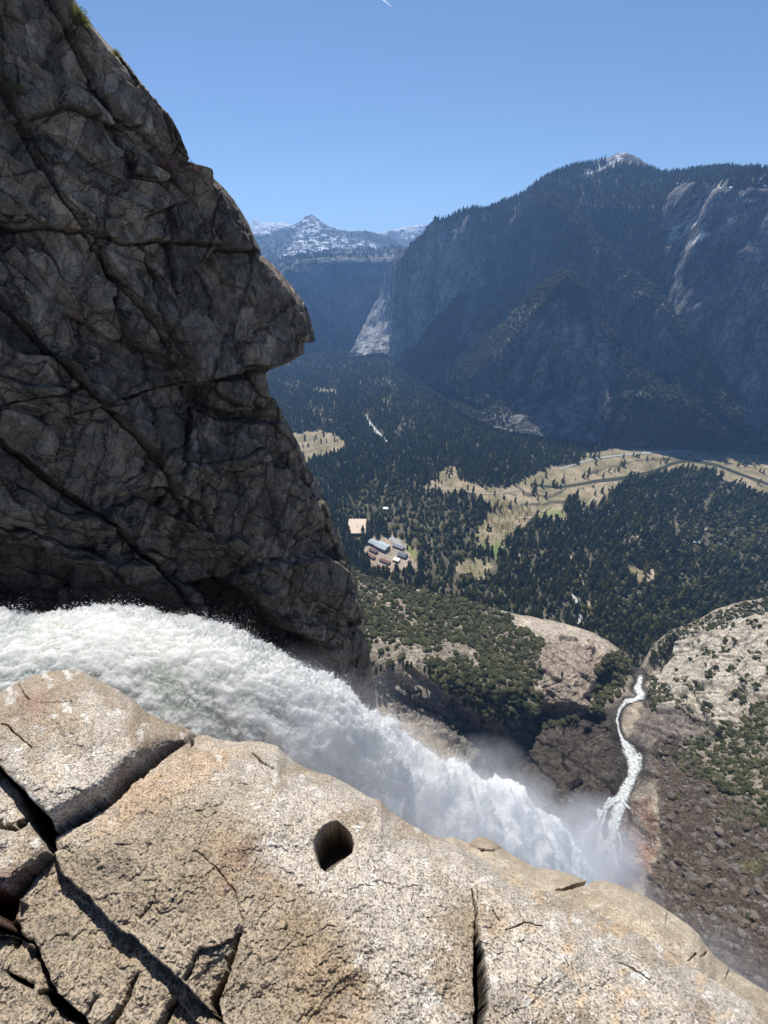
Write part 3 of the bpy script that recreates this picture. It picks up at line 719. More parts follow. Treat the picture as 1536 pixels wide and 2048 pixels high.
scr4 = pmask(px, py, [(1215, 1300), (1245, 1310), (1240, 1360), (1225, 1400), (1205, 1440), (1130, 1450), (1060, 1470), (1040, 1500), (1090, 1420), (1180, 1425), (1200, 1370), (1190, 1335)], 6, 10, 46)
scr5 = (slabm * sstep(.12, .3, fbm(wq, 30, 4, 47, .6))) + talus * sstep(.22, .4, fbm(wq, 45, 4, 48, .6)) * .35
scrubd = np.clip(scrub + scr2 * .85 + scr3 * .55 + scr4 * .6 + scr5 * .55 + shade_face * .12 + .5 * pmask(px, py, [(1240, 1290), (1262, 1325), (1300, 1345), (1350, 1400), (1300, 1420), (1292, 1370), (1260, 1340), (1225, 1420), (1205, 1330)], 6, 10, 49), 0, 1) * sstep(1.0, 1.5, sdist / sw) * (1 - redw)
c = paint(c, np.clip(scrubd - .35, 0, 1) * .75, (0.115, 0.10, 0.06))
# skirts: the ground carries on down behind the rim
top = P[0]; od = top[:, :2] / np.linalg.norm(top[:, :2], axis=-1, keepdims=True)
ex = []
for j in range(8, 0, -1):
    q = top.copy(); s = j / 8; q[:, :2] += od * 90 * s; q[:, 2] -= 260 * s; ex.append(q)
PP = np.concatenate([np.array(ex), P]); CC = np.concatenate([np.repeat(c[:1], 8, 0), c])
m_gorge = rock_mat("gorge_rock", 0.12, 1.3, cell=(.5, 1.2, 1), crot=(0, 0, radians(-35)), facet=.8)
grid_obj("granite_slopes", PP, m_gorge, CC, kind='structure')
GG = (P, px, py, scrubd)
GA = dict(talus=talus, slab=slabm, calm=calm, shade=shade_face, dark=dark, knob=knob, open1=open1, redw=redw)

GPTS = P; GXS, GTY = xs, ty
def gorge_at(x, y):
    """world point on the displaced gorge surface under pixel x, y"""
    x = np.asarray(x, float); y = np.asarray(y, float)
    ci = np.clip((x - GXS[0]) / (GXS[1] - GXS[0]), 0, len(GXS) - 1.001)
    yt = np.interp(x, GXS, GTY)
    ri = np.clip((y - yt) / (2080 - yt) * (nr - 1), 0, nr - 1.001)
    c0 = ci.astype(int); r0 = ri.astype(int); a = (ci - c0)[..., None]; b = (ri - r0)[..., None]
    return (GPTS[r0, c0] * (1 - a) + GPTS[r0, c0 + 1] * a) * (1 - b) + (GPTS[r0 + 1, c0] * (1 - a) + GPTS[r0 + 1, c0 + 1] * a) * b


# ------------------------------------------------------------------ the lower cascade
m = M("white_water", 0.55, 0.4)
nz = m.noise(0.35, 6, .7, m.pos((1, 1, .35))); nf = m.noise(.9, 6, .8)
m.color(m.ramp(nz, [(0.34, (0.26, 0.31, 0.27)), (0.43, (0.62, 0.66, 0.61)), (0.52, (0.9, 0.9, 0.87))])); m.bump(nf, 1.5, 1.0, m.bump(nz, 3.0, 1.0))
ed = m.attr("edge")
al_ = m.math('MULTIPLY', m.math('SUBTRACT', m.math('ADD', m.math('MULTIPLY', nz, .9), m.math('MULTIPLY', nf, .9)), m.math('ADD', m.math('MULTIPLY', ed, .62), .56)), 4.0, True)
tp = m.n("ShaderNodeBsdfTransparent"); mx_ = m.n("ShaderNodeMixShader"); m.l(al_, mx_.inputs[0]); m.l(tp.outputs[0], mx_.inputs[1]); m.l(m.b.outputs[0], mx_.inputs[2]); m.l(mx_.outputs[0], m.out.inputs[0])
m_casc = m.m
def stream_strip(pts, seed, lift=2.0):
    pts = [(a, b, c * (.95 + .75 * abs(math.sin(a * .37 + b * .23 + seed)))) for a, b, c in pts]
    Q = strip("", pts, None, 0, base=lambda X, Y: at_z(X, Y, tz(X, Y)), nseg=18, cross=22)
    n = Q.shape[1]; s = np.linspace(-1, 1, n) + 0 * Q[..., 0]
    toward = -Q / np.linalg.norm(Q, axis=-1, keepdims=True)
    e = fbm(Q, 10, 5, seed, .7) * 3.6
    ends = np.linspace(0, 1, Q.shape[0])[:, None]; ends = np.maximum(sstep(.06, 0, ends), sstep(.90, 1, ends))
    return Q + toward * (lift + e + (1 - s ** 2) * 1.6 - (np.abs(s) ** 6) * 3.0)[..., None], np.clip(s * s + ends + .25 * fbm(Q, 22, 3, seed + 9), 0, 1.3)
rs_ = np.random.default_rng(77)
def strand():
    x, y = rs_.uniform(1165, 1240), rs_.uniform(1620, 1690); p_ = []
    for _ in range(4): p_.append((x, y, rs_.uniform(1.2, 3.2))); x += rs_.uniform(-11, 5); y += rs_.uniform(12, 26)
    return (p_, 3.5)
for k, (pts, lift) in enumerate([strand() for _ in range(9)] + [(STREAM, 2.0),
    ([(1246, 1592, 5), (1228, 1600, 7), (1212, 1612, 7), (1200, 1622, 8), (1190, 1640, 7), (1172, 1668, 6), (1160, 1690, 5), (1152, 1712, 3)], 4),
    ([(1228, 1668, 7), (1214, 1688, 8), (1200, 1702, 9), (1182, 1712, 7), (1168, 1730, 6), (1160, 1752, 5)], 4),
    ([(1222, 1590, 2), (1214, 1608, 4), (1209, 1635, 3), (1199, 1660, 3), (1196, 1690, 3), (1204, 1705, 3)], 4), ([(1170, 1680, 3), (1164, 1705, 3), (1150, 1730, 3)], 4), ([(1236, 1660, 3), (1243, 1690, 3), (1240, 1725, 3)], 4),
    ([(1248, 1606, 3), (1258, 1615, 2.4), (1268, 1626, 1.4)], 3), ([(1205, 1700, 3), (1196, 1730, 3), (1186, 1760, 3)], 4)]):
    Q, eg = stream_strip(pts, 400 + k, lift)
    grid_obj("cascade", Q, m_casc, attrs={"edge": eg}, kind='structure')

# ------------------------------------------------------------------ the near cliff on the left
SIL = [(-160, 40), (-100, 95), (0, 150), (20, 160), (40, 178), (60, 192), (90, 218), (115, 245), (140, 264), (170, 286), (200, 306), (240, 330), (270, 345), (300, 362), (325, 378), (333, 384),
       (336, 392), (341, 405), (348, 420), (365, 436), (380, 452), (400, 468), (425, 484), (450, 498), (480, 511), (500, 521), (504, 522), (506, 520), (512, 524), (530, 546), (552, 566), (575, 586), (600, 604), (612, 611), (625, 617), (645, 622), (660, 627), (683, 631), (683.8, 631), (685, 609), (700, 608), (708, 608), (716, 592), (725, 578), (733, 558), (740, 540), (746, 533), (760, 533), (775, 537), (792, 542), (800, 552), (830, 566), (860, 583), (900, 602), (930, 615), (960, 632), (990, 646), (1020, 659), (1060, 673), (1100, 690), (1130, 701), (1160, 711), (1190, 716), (1212, 724), (1240, 737), (1250, 733), (1254, 718), (1262, 724), (1290, 736), (1330, 744), (1400, 752), (1500, 764)]
sil = np.array(SIL, float)
ys = np.concatenate([np.arange(-150, 1500, 1.9)])
ysx = np.interp(ys, sil[:, 0], sil[:, 1])
ysx = ysx + 2.2 * fbm(np.stack([ys, 0 * ys, 0 * ys], -1), 30, 5, 500, .65)
nc = 500
u = np.linspace(0, 1, nc)
X0 = -260.0
px = X0 + (ysx[:, None] - X0) * u[None, :]; py = np.broadcast_to(ys[:, None], px.shape).copy()
# base surface: vertical plane through B, leaning back a little above and stepping outwards below
B = np.array([-2.5, 48.0, 0]); nn = np.array([0.83, -0.55, 0.10]); nn /= np.linalg.norm(nn)
R = ray(px, py)
k = (B @ nn) / (R @ nn)
P = R * k[..., None]
depth0 = np.linalg.norm(P, axis=-1)
s_al = (P - B) @ np.array([-0.55, -0.83, 0]); zz = P[..., 2]
N = np.broadcast_to(nn, P.shape)
ddx = 631 - px
def cl(y): return np.interp(y, sil[:, 0], sil[:, 1])
edge = (cl(py) - px)            # px distance from the silhouette
# large forms: diagonal slabs that overlap like shingles, dip direction down-right in the picture
wv = np.stack([s_al, zz, 0 * zz], -1)
warp = 1.6 * fbm(wv, 9, 3, 501)[..., None] * np.array([1, 1, 0]) + 1.0 * fbm(wv, 5, 3, 502)[..., None] * np.array([1, -1, 0])
q = wv + warp
th = radians(52)                # slab direction: as s grows (left), z goes up
ua = q[..., 0] * cos(th) + q[..., 1] * sin(th); va = -q[..., 0] * sin(th) + q[..., 1] * cos(th)
def blocks(su, sv, seed, amp, tilt, cw, cd):
    a, b, r, cu, cv = worley2(ua / su, va / sv, seed, .85)
    h = (r[0] - .5) * amp + cu * tilt * (r[1] - .5) * 2 + cv * tilt * (r[2] - .15) * 1.6
    ck = sstep(cw, 0, b - a)
    return h - ck * cd * (0.3 + r[1]), ck, r
h1, c1, r1 = blocks(13, 4.4, 51, 1.6, 1.7, 0.022, 0.5)
h2, c2, r2 = blocks(4.6, 1.7, 52, 0.6, 0.7, 0.035, 0.25)
h3, c3, r3_ = blocks(1.5, 0.62, 53, 0.2, 0.26, 0.06, 0.08)
lowk = sstep(-14, -22, zz)
mid_mask = np.clip(fbm(wv, 7, 3, 503) * 1.4 + .55, 0.1, 1)
disp = h1 + h2 * mid_mask + h3 * mid_mask * .9 + .35 * fbm(P, 6, 6, 504, .55) + .12 * ridged(P, 1.2, 4, 505, .6) + .28 * ridged(np.stack([ua / 3.2, va, 0 * ua], -1), 1.6, 4, 508, .55)
# features read from the photo: (polyline of px, half width px, depth m)
CR = [([(0, 455), (100, 460), (170, 462), (240, 490), (300, 488), (360, 492), (395, 495), (440, 500), (522, 504)], 4, 1.1),
      ([(0, 170), (60, 300), (110, 400), (170, 470), (240, 560), (300, 640), (330, 690)], 5, 1.2),
      ([(0, 600), (90, 700), (170, 780), (260, 860), (340, 960), (380, 1040)], 5, 1.2),
      ([(90, 0), (150, 90), (190, 170), (240, 250)], 4, .8), ([(225, 100), (290, 200), (330, 290)], 4, .8),
      ([(60, 240), (120, 225), (190, 240), (260, 265), (290, 290)], 3, .6),
      ([(240, 305), (245, 360), (300, 375), (335, 345), (360, 400), (380, 450)], 3, .6),
      ([(270, 440), (320, 420), (325, 500), (330, 560)], 2.5, .5), ([(270, 490), (300, 560), (310, 640), (340, 690)], 3, .7),
      ([(140, 830), (230, 805), (330, 775), (420, 755), (500, 730), (540, 740)], 3.5, .8),
      ([(385, 780), (400, 820), (440, 840), (520, 830)], 4, 1.0), ([(280, 985), (340, 975), (400, 1010), (420, 1080)], 4, .8),
      ([(0, 880), (110, 970), (230, 1050), (330, 1150), (390, 1230)], 6, 1.4),
      ([(345, 985), (400, 945), (480, 935), (560, 910)], 3, .5), ([(440, 1115), (500, 1110), (550, 1108), (560, 1070), (640, 1040)], 3, .6),
      ([(470, 1150), (490, 1110), (600, 1180), (640, 1180)], 2.5, .4), ([(0, 1100), (60, 1085), (100, 1065)], 4, .8),
      ([(395, 800), (380, 880), (350, 960), (335, 1010)], 3, .5), ([(560, 1240), (600, 1190), (640, 1200), (690, 1235), (715, 1250)], 4, .9),
      ([(235, 1200), (255, 1100), (230, 1060)], 3, .6), ([(535, 800), (560, 850), (600, 905), (615, 960), (650, 1040), (680, 1110)], 3, .5)]
ckm = np.zeros(px.shape)
jx = px + 6 * fbm(np.stack([px, py, 0 * px], -1), 40, 4, 506, .7); jy = py + 6 * fbm(np.stack([px, py, 0 * px], -1), 40, 4, 507, .7)
for pts, w, dp in CR:
    d, _, sd_ = seg_dist(jx, jy, pts)
    kk = sstep(w * 1.1, w * .2, d); ckm = np.maximum(ckm, kk)
    disp = disp - .55 * dp * kk + sd_ * -0.35 * sstep(90, 0, d)      # the far side stands proud
# the undercut below the nose: the face steps back and a smooth flake hangs there
under = pmask(px, py, [(380, 775), (430, 757), (500, 742), (560, 735), (620, 735), (620, 840), (540, 850), (450, 840), (395, 815)], 4, 4, 61)
disp = disp - 2.6 * under
flake = pmask(px, py, [(424, 762), (500, 757), (520, 790), (525, 826), (470, 826), (424, 812)], 3, 2, 62); disp = disp + 2.0 * flake
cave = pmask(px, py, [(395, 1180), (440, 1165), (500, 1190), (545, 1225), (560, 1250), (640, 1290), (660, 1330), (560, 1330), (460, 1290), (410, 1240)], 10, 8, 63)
disp = disp - 5.0 * cave
cave2 = pmask(px, py, [(-260, 1120), (60, 1110), (180, 1140), (240, 1190), (330, 1200), (400, 1260), (300, 1500), (-260, 1500)], 25, 14, 64)
disp = disp - 3.2 * cave2
bl = pmask(px, py, [(470, 1140), (540, 1115), (640, 1105), (700, 1150), (722, 1215), (690, 1240), (600, 1185), (520, 1195)], 4, 3, 65); disp = disp + 1.0 * bl
disp = disp * sstep(-2, 30, edge + 0 * px) 
P = P + N * disp[..., None]
# round the edge over to the sunlit side
rd = np.clip(1 - edge / 26.0, 0, 1)
away = np.array([0.42, 0.9, 0.0])
P = P + R / np.linalg.norm(R, axis=-1, keepdims=True) * (rd ** 2 * 1.6)[..., None] * (0.4 + .6 * np.abs(fbm(P, 3, 3, 510)))[..., None]
last = P[:, -1]; ex = []
for j in range(1, 13):
    a = j / 12; q2 = last + (last / np.linalg.norm(last, axis=-1, keepdims=True) + np.array([-.12, 0, 0])) * 17 * a ** 1.3 + np.array([-5.5, 0, 0]) * a * a
    q2 = q2 + 0.3 * a * np.stack([fbm(q2, 4, 3, 511), 0 * a + fbm(q2, 4, 3, 512), 0 * q2[:, 0]], -1)
    ex.append(q2)
PP = np.concatenate([P, np.stack(ex, 1)], 1)
b1 = fbm(P, 9, 5, 521, .6); b2 = fbm(P, 2.5, 5, 522, .65); b3 = fbm(P * np.array([1, 1, .25]), 2.2, 4, 523, .6)
c = lerp((0.165, 0.130, 0.098), (0.36, 0.285, 0.215), np.clip(.48 + .7 * b1 + .5 * b2, 0, 1))
c = c * np.array(1 + .35 * b3)[..., None]
c = paint(c, sstep(.1, .35, b3 + .4 * b1) * .5, (0.045, 0.042, 0.040))
c = paint(c, sstep(.15, .4, fbm(P, 5, 5, 524, .6)) * .35, (0.14, 0.10, 0.065))
c = paint(c, sstep(.25, .4, fbm(P, 1.6, 4, 525, .7)) * .35, (0.21, 0.20, 0.18))
c = c * (0.85 + .3 * r2[2][..., None]) * (0.85 + .3 * r1[2][..., None])
c = paint(c, np.clip(np.maximum(np.maximum(ckm, c1 * .8), c2 * .6 * mid_mask), 0, 1) * .5, (0.03, 0.027, 0.024))
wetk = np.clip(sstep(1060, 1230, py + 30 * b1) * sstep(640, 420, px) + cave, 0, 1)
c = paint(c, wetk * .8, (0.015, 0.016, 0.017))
c = paint(c, bl * .5, (0.17, 0.145, 0.115))
CC = np.concatenate([c, np.repeat(c[:, -1:], 12, 1) * 1.4], 1)
m = M("cliff_granite", 0.88, 0.25)
a = m.noise(1.3, 9, .68); b = m.noise(9, 8, .7); v = m.voro(2.2, 'F1', m.pos((1, 1, .7)))
cc = m.mix(1.0, m.attr("col", True), m.ramp(a, [(.3, .6), (.5, 1.0), (.7, 1.45)]), 'MULTIPLY')
cc = m.mix(1.0, cc, m.ramp(b, [(.3, .6), (.5, 1.0), (.7, 1.5)]), 'MULTIPLY')
m.color(cc); 
nw = m.n("ShaderNodeTexNoise"); nw.inputs["Scale"].default_value = .5; nw.inputs["Detail"].default_value = 5; m.l(m.tc.outputs["Position"], nw.inputs["Vector"])
sc = m.n("ShaderNodeVectorMath", operation='SCALE'); sc.inputs["Scale"].default_value = 1.3; m.l(nw.outputs["Color"], sc.inputs[0])
ad = m.n("ShaderNodeVectorMath", operation='ADD'); m.l(m.tc.outputs["Position"], ad.inputs[0]); m.l(sc.outputs[0], ad.inputs[1])
mp1 = m.n("ShaderNodeMapping"); mp1.inputs["Rotation"].default_value = (0, 0, radians(-56)); m.l(ad.outputs[0], mp1.inputs[0])
mp2 = m.n("ShaderNodeMapping"); mp2.inputs["Rotation"].default_value = (0, radians(52), 0); m.l(mp1.outputs[0], mp2.inputs[0])
mp3 = m.n("ShaderNodeMapping"); mp3.inputs["Scale"].default_value = (.26, 1.0, .95); m.l(mp2.outputs[0], mp3.inputs[0])
n_ = m.bump(a, .22, .8)
for sc_v, dd_, st_ in ((.36, .6, .9), (1.1, .2, .6), (3.4, .04, .3)):
    vc = m.voro(sc_v, 'F1', mp3.outputs[0], "Color"); sp_ = m.n("ShaderNodeSeparateColor"); m.l(vc, sp_.inputs[0])
    ve = m.voro(sc_v, 'DISTANCE_TO_EDGE', mp3.outputs[0])
    cc = m.mix(1.0, cc, m.ramp(sp_.outputs[0], [(0, .8), (1, 1.22)]), 'MULTIPLY'); cc = m.mix(1.0, cc, m.ramp(ve, [(0, .4), (.022, 1.0)]), 'MULTIPLY')
    n_ = m.bump(sp_.outputs[1], dd_, st_, n_); n_ = m.bump(m.ramp(ve, [(0, 0.0), (.05, 1.0)]), dd_ * .7, st_, n_)
m.color(cc)
m.bump(b, .09, .9, n_)
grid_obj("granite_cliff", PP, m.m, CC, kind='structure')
CLP, CLpx, CLpy = P, px, py
def cliff_at(x, y):
    r = int(np.clip(round((y - ys[0]) / 1.9), 0, len(ys) - 1)); cidx = int(np.clip(round((x - X0) / (ysx[r] - X0) * (nc - 1)), 0, nc - 1))
    return CLP[r, cidx]

# ------------------------------------------------------------------ the ledge underfoot
C1 = [(-200, 1400), (-60, 1394), (0, 1383), (40, 1362), (70, 1350), (92, 1344), (135, 1339), (165, 1343), (200, 1361), (240, 1382), (270, 1402), (300, 1428), (335, 1444), (368, 1455), (386, 1464), (398, 1470), (412, 1470), (440, 1479), (480, 1484), (500, 1480), (530, 1485), (555, 1492), (572, 1510), (598, 1530), (630, 1543), (660, 1550), (700, 1570), (730, 1590), (762, 1602), (782, 1625), (815, 1645), (850, 1665), (880, 1676), (925, 1694), (960, 1714), (1004, 1742), (1060, 1770), (1110, 1790), (1179, 1819), (1264, 1862), (1333, 1896), (1392, 1939), (1456, 1977), (1536, 2026), (1640, 2090), (1760, 2160)]
def ledge_grid(C, x0, x1, step, ybot, n, power=1.0, seed=0, wob=2.0):
    C = np.array(C, float); X = np.arange(x0, x1, step); Yc = np.interp(X, C[:, 0], C[:, 1])
    Yc = Yc + wob * fbm(np.stack([X, 0 * X, 0 * X], -1), 16, 5, seed, .6)
    t = (np.linspace(0, 1, n) ** power)[:, None]
    return np.broadcast_to(X, (n, len(X))).copy(), Yc + t * (np.maximum(ybot, Yc + 120) - Yc), Yc
def widen(P, C, back=True, left=(-1, .05, 0), right=(1, -.45, -.12), nside=40, reach=7.0, amp=.12):
    # the rock carries on past the frame: to both sides and back under the photographer's feet
    def run(v, k=91):      # cracks die out a little way beyond the frame
        return np.convolve(np.pad(v, k // 2, mode='edge'), np.ones(k) / k, 'valid')
    def side(col, c, d, flip):
        zs_ = run(col[:, 2]); zs_[:50] = col[:50, 2]; cs_ = np.stack([run(c[:, i]) for i in range(3)], -1)
        d = np.array(d, float); out = []
        for j in range(1, nside + 1):
            t = (j / nside) ** 1.5; out.append(col + d * reach * t)
        Q = np.stack(out, 1); n_ = fbm(Q, 1.1, 5, 680, .55) * amp * np.clip(np.arange(1, nside + 1) / 6, 0, 1)[None]
        k_ = sstep(0, 9, np.arange(1, nside + 1.))[None]; Q[..., 2] += n_ + k_ * (zs_ - col[:, 2])[:, None]; Cq = c[:, None] * (1 - k_[..., None]) + cs_[:, None] * k_[..., None]
        return (Q[:, ::-1], Cq[:, ::-1]) if flip else (Q, Cq)
    Ql, Cl_ = side(P[:, 0], C[:, 0], left, True); Qr, Cr_ = side(P[:, -1], C[:, -1], right, False)
    P = np.concatenate([Ql, P, Qr], 1); C = np.concatenate([Cl_, C, Cr_], 1)
    if back:
        last = P[-1]; rows = []; zs_ = run(last[:, 2]); cs_ = np.stack([run(C[-1][:, i]) for i in range(3)], -1)
        for j in range(1, 71):
            t = (j / 70) ** 1.6; q = last.copy(); q[:, 1] -= 6.5 * t; q[:, 0] *= 1 + .8 * t; q[:, 2] += .5 * t + float(sstep(0, 12, j)) * (zs_ - last[:, 2]); rows.append(q)
        Q = np.array(rows); Q[..., 2] += fbm(Q, .9, 5, 681, .55) * amp * np.clip(np.arange(1, 71) / 8, 0, 1)[:, None]
        P = np.concatenate([P, Q]); kk_ = sstep(0, 12, np.arange(1, 71.))[:, None, None]; C = np.concatenate([C, C[-1][None] * (1 - kk_) + cs_[None] * kk_])
    return P, C
px, py, yc = ledge_grid(C1, -140, 1700, 1.55, 2200, 640, 1.0, 601)
dC = py - yc
z0 = -1.62 - .00016 * (px - 760) + .00022 * (py - 1600)
z0 = z0 - 0.16 * np.exp(-dC / 26) - 0.22 * np.exp(-dC / 120)
wq = np.stack([px, py, 0 * px], -1)
wx = px + 4 * fbm(wq, 22, 5, 611, .65); wy = py + 4 * fbm(wq, 22, 5, 612, .65)
z0 = z0 + .035 * fbm(wq, 230, 3, 613)
kx = px + 4 * fbm(wq, 26, 3, 611, .5); ky = py + 4 * fbm(wq, 26, 3, 612, .5)
def blockmask(poly, soft=1.4): return sstep(-soft, soft, poly_sd(wx, wy, poly))
CRK = [  # polyline (px, py, half width px), depth m, softness
 ([(392, 1470, 2.5), (360, 1488, 6), (330, 1504, 9), (300, 1526, 11), (270, 1548, 12), (240, 1578, 12), (215, 1602, 12), (180, 1626, 10), (150, 1644, 9), (125, 1658, 7), (106, 1670, 5)], .5),
 ([(-10, 1522, 2), (8, 1546, 2.5), (30, 1568, 4), (48, 1588, 6), (58, 1610, 12), (72, 1628, 18), (86, 1650, 20), (97, 1675, 15), (104, 1700, 8)], .5),
 ([(-40, 1652, 3), (0, 1653, 4), (30, 1656, 6), (50, 1645, 6), (62, 1632, 5)], .25),
 ([(110, 1700, 5), (90, 1712, 8), (68, 1735, 12), (45, 1765, 16), (20, 1790, 20), (15, 1820, 22), (10, 1850, 16), (25, 1860, 10)], .55),
 ([(-60, 1800, 30), (5, 1800, 26)], .5),
 ([(32, 1850, 6), (38, 1872, 9), (34, 1892, 4)], .4), ([(40, 1872, 3), (64, 1884, 3), (76, 1905, 4), (86, 1935, 5), (98, 1965, 5), (108, 1985, 7)], .16),
 ([(18, 1948, 4), (38, 1960, 5), (64, 1972, 5)], .14), ([(80, 1988, 4), (100, 1975, 4)], .1),
 ([(100, 1990, 12), (120, 2010, 15), (145, 2028, 12), (168, 2042, 8), (180, 2060, 6)], .10),
 ([(170, 2030, 3), (182, 2010, 3), (194, 1994, 3)], .1), ([(275, 1952, 3), (262, 1975, 4), (252, 2000, 5), (238, 2028, 5), (222, 2050, 6), (210, 2080, 6)], .15),
 ([(352, 2000, 5), (338, 2022, 8), (325, 2050, 7)], .25), ([(480, 1868, 2), (474, 1890, 3.5), (463, 1918, 4), (458, 1940, 3), (448, 1965, 5), (436, 1990, 7), (428, 2010, 8), (440, 2040, 6)], .22),
 ([(404, 1897, 2), (392, 1912, 4), (382, 1932, 5), (372, 1955, 5)], .12), ([(313, 1780, 1), (306, 1805, 1.6), (288, 1825, 1.8), (280, 1838, 1)], .03),
 ([(944, 1776, 1.2), (946, 1800, 2), (951, 1830, 2.5), (952, 1860, 3.5), (955, 1885, 7), (958, 1915, 12), (961, 1950, 14), (962, 1985, 14), (960, 2020, 13), (957, 2060, 12), (950, 2120, 10), (945, 2200, 8)], .32),
 ([(0, 1448, 1.2), (14, 1452, 1.6), (30, 1468, 1.2), (62, 1494, .8)], .05), ([(35, 1370, .8), (48, 1385, 1.2), (58, 1398, 1.6)], .04), ([(80, 1404, 1.0), (120, 1404, .8), (150, 1403, .5)], .02),
 ([(505, 1508, .8), (520, 1520, 2), (545, 1536, 1.5)], .05), ([(390, 1700, .6), (430, 1730, .8), (440, 1745, 1.5), (470, 1780, .8), (488, 1850, .8)], .02),
 ([(300, 1538, 2), (285, 1555, 2.5)], .04), ([(1010, 1860, 1), (1050, 1845, 1.6), (1085, 1852, 1.2)], .03), ([(1240, 1925, 1), (1270, 1940, 1.8), (1300, 1960, 1)], .03), ([(985, 1820, 1), (1000, 1840, 1.5)], .03)]
# blocks between the cracks sit at different heights
step = [(0.10, [(-200, 1300), (150, 1300), (395, 1440), (392, 1470), (300, 1526), (215, 1602), (106, 1670), (86, 1650), (48, 1588), (-10, 1522), (-200, 1500)]),
        (-.02, [(-200, 1520), (-10, 1524), (48, 1590), (72, 1630), (50, 1650), (-200, 1652)]),
        (0.02, [(-200, 1656), (50, 1650), (85, 1670), (100, 1700), (60, 1730), (20, 1755), (-200, 1765)]),
        (-.065, [(108, 1704), (122, 1742), (152, 1772), (178, 1792), (214, 1836), (240, 1862), (262, 1868), (300, 1905), (340, 1940), (375, 1972), (405, 2005), (445, 2045), (520, 2110), (560, 2220), (-200, 2220), (-200, 1840), (20, 1850), (40, 1790), (70, 1740)]),
        (-.04, [(40, 1872), (76, 1905), (98, 1965), (108, 1985), (180, 2055), (260, 2220), (-200, 2220), (-200, 1870)]),
        (-.03, [(330, 2040), (356, 2000), (400, 2050), (470, 2220), (300, 2220)]),
        (-.02, [(375, 1952), (404, 1897), (430, 1895), (480, 1866), (462, 1918), (440, 1990), (440, 2040), (420, 2020)]),
        (.05, [(955, 1770), (990, 1740), (1120, 1790), (1700, 2080), (1700, 2220), (950, 2220), (962, 1985), (952, 1860)])]
zoff = 0 * px
for dz, pl in step: zoff = zoff + dz * blockmask(pl, 1.5)
carve = 0 * px; rimr = 0 * px
for pts, dp in CRK:
    d, w, _ = seg_dist(kx, ky, pts)
    carve = np.maximum(carve, dp * sstep(1.08, .72, d / w))
    rimr = np.maximum(rimr, min(dp, .3) * .07 * np.exp(-np.clip(d - w, 0, 99) / (5 + 14 * dp)))
# rounded shoulder of the upper-left block
dd, _, sd_ = seg_dist(px, py, [(392, 1470), (300, 1526), (215, 1602), (106, 1670)])
carve2 = .10 * sstep(58, 0, dd) ** 1.5 * (sd_ > 0) * blockmask(step[0][1])
# the pothole
hx, hy = px - 668, py - 1693
hr = np.hypot(hx / 39, hy / np.where(hy < 0, 48, 54)) + .10 * fbm(wq, 22, 4, 640)
floor_t = np.clip((hx * .62 + hy * .78 + 52) / 84, 0, 1)
hole = sstep(1.04, .86, hr) * (0.25 * (1 - floor_t) ** 0.5 + .0)
z = z0 + zoff - rimr - carve2 + .012 * fbm(wq, 60, 5, 614, .6) + .0045 * fbm(wq, 14, 5, 615, .7)
pits = 0
flk = .005 * sstep(.10, .16, fbm(wq, 90, 5, 617, .5))
lwm = pmask(px, py, [(108, 1704), (330, 1560), (500, 1600), (520, 1760), (700, 1850), (760, 2200), (-200, 2200), (-200, 1850), (30, 1800)], 60, 30, 71)
q_ = np.stack([(px * .6 - py * .8) / 210, (py * .6 + px * .8) / 110, 0 * px], -1)
ff = fbm(q_, 1, 5, 619, .55); lv = ff * 3.4 + .3; fr_ = lv - np.floor(lv)
flk = flk + (.25 + .75 * lwm) * .0055 * (np.floor(lv) + sstep(.86, 1.0, fr_))
z = z - pits + flk
P = at_z(px, py, z)
P[..., 2] -= carve + hole
# behind the visible rim the rock plunges
top = P[0]; od = top[:, :2] / np.linalg.norm(top[:, :2], axis=-1, keepdims=True); ex = []
for j in range(14, 0, -1):
    s = j / 14; q = top.copy(); q[:, :2] += od * (.9 * s) ; q[:, 2] -= 13 * s; q += .12 * s * np.stack([fbm(q, 1.5, 4, 682)] * 3, -1) * np.array([1, 1, 0]); ex.append(q)
PP = np.concatenate([np.array(ex), P])
w2 = np.concatenate([wq, ], 0)
ta = fbm(wq, 170, 5, 651, .6); tb = fbm(wq, 60, 5, 652, .65)
tan = sstep(-.15, .35, ta + .35 * tb) 
c = lerp((0.39, 0.34, 0.28), (0.29, 0.23, 0.165), tan)
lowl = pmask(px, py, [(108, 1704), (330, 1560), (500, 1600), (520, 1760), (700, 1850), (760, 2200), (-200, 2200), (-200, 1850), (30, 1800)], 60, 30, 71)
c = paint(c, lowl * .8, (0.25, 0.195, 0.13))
c = paint(c, pmask(px, py, [(430, 1680), (520, 1670), (560, 1720), (520, 1790), (440, 1790)], 25, 25, 72) * .35 * sstep(-.2, .2, tb), (0.26, 0.15, 0.09))
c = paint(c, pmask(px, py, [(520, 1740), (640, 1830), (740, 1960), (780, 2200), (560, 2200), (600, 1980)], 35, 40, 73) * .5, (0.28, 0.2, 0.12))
orange = sstep(.12, .4, fbm(wq, 75, 5, 653, .65)) * sstep(900, 1050, px)
c = paint(c, orange * .4, (0.52, 0.34, 0.17))
c = paint(c, pmask(px, py, [(240, 1560), (420, 1490), (480, 1500), (420, 1560), (260, 1640), (180, 1680)], 25, 20, 74) * .45, (0.42, 0.27, 0.15))
c = paint(c, sstep(.18, .36, fbm(wq * np.array([1, 2.2, 1]), 60, 5, 654, .7)) * .25, (0.22, 0.20, 0.18))
c = paint(c, sstep(.26, .38, fbm(wq, 38, 5, 655, .7)) * .7 * (1 - lowl), (0.55, 0.52, 0.47))
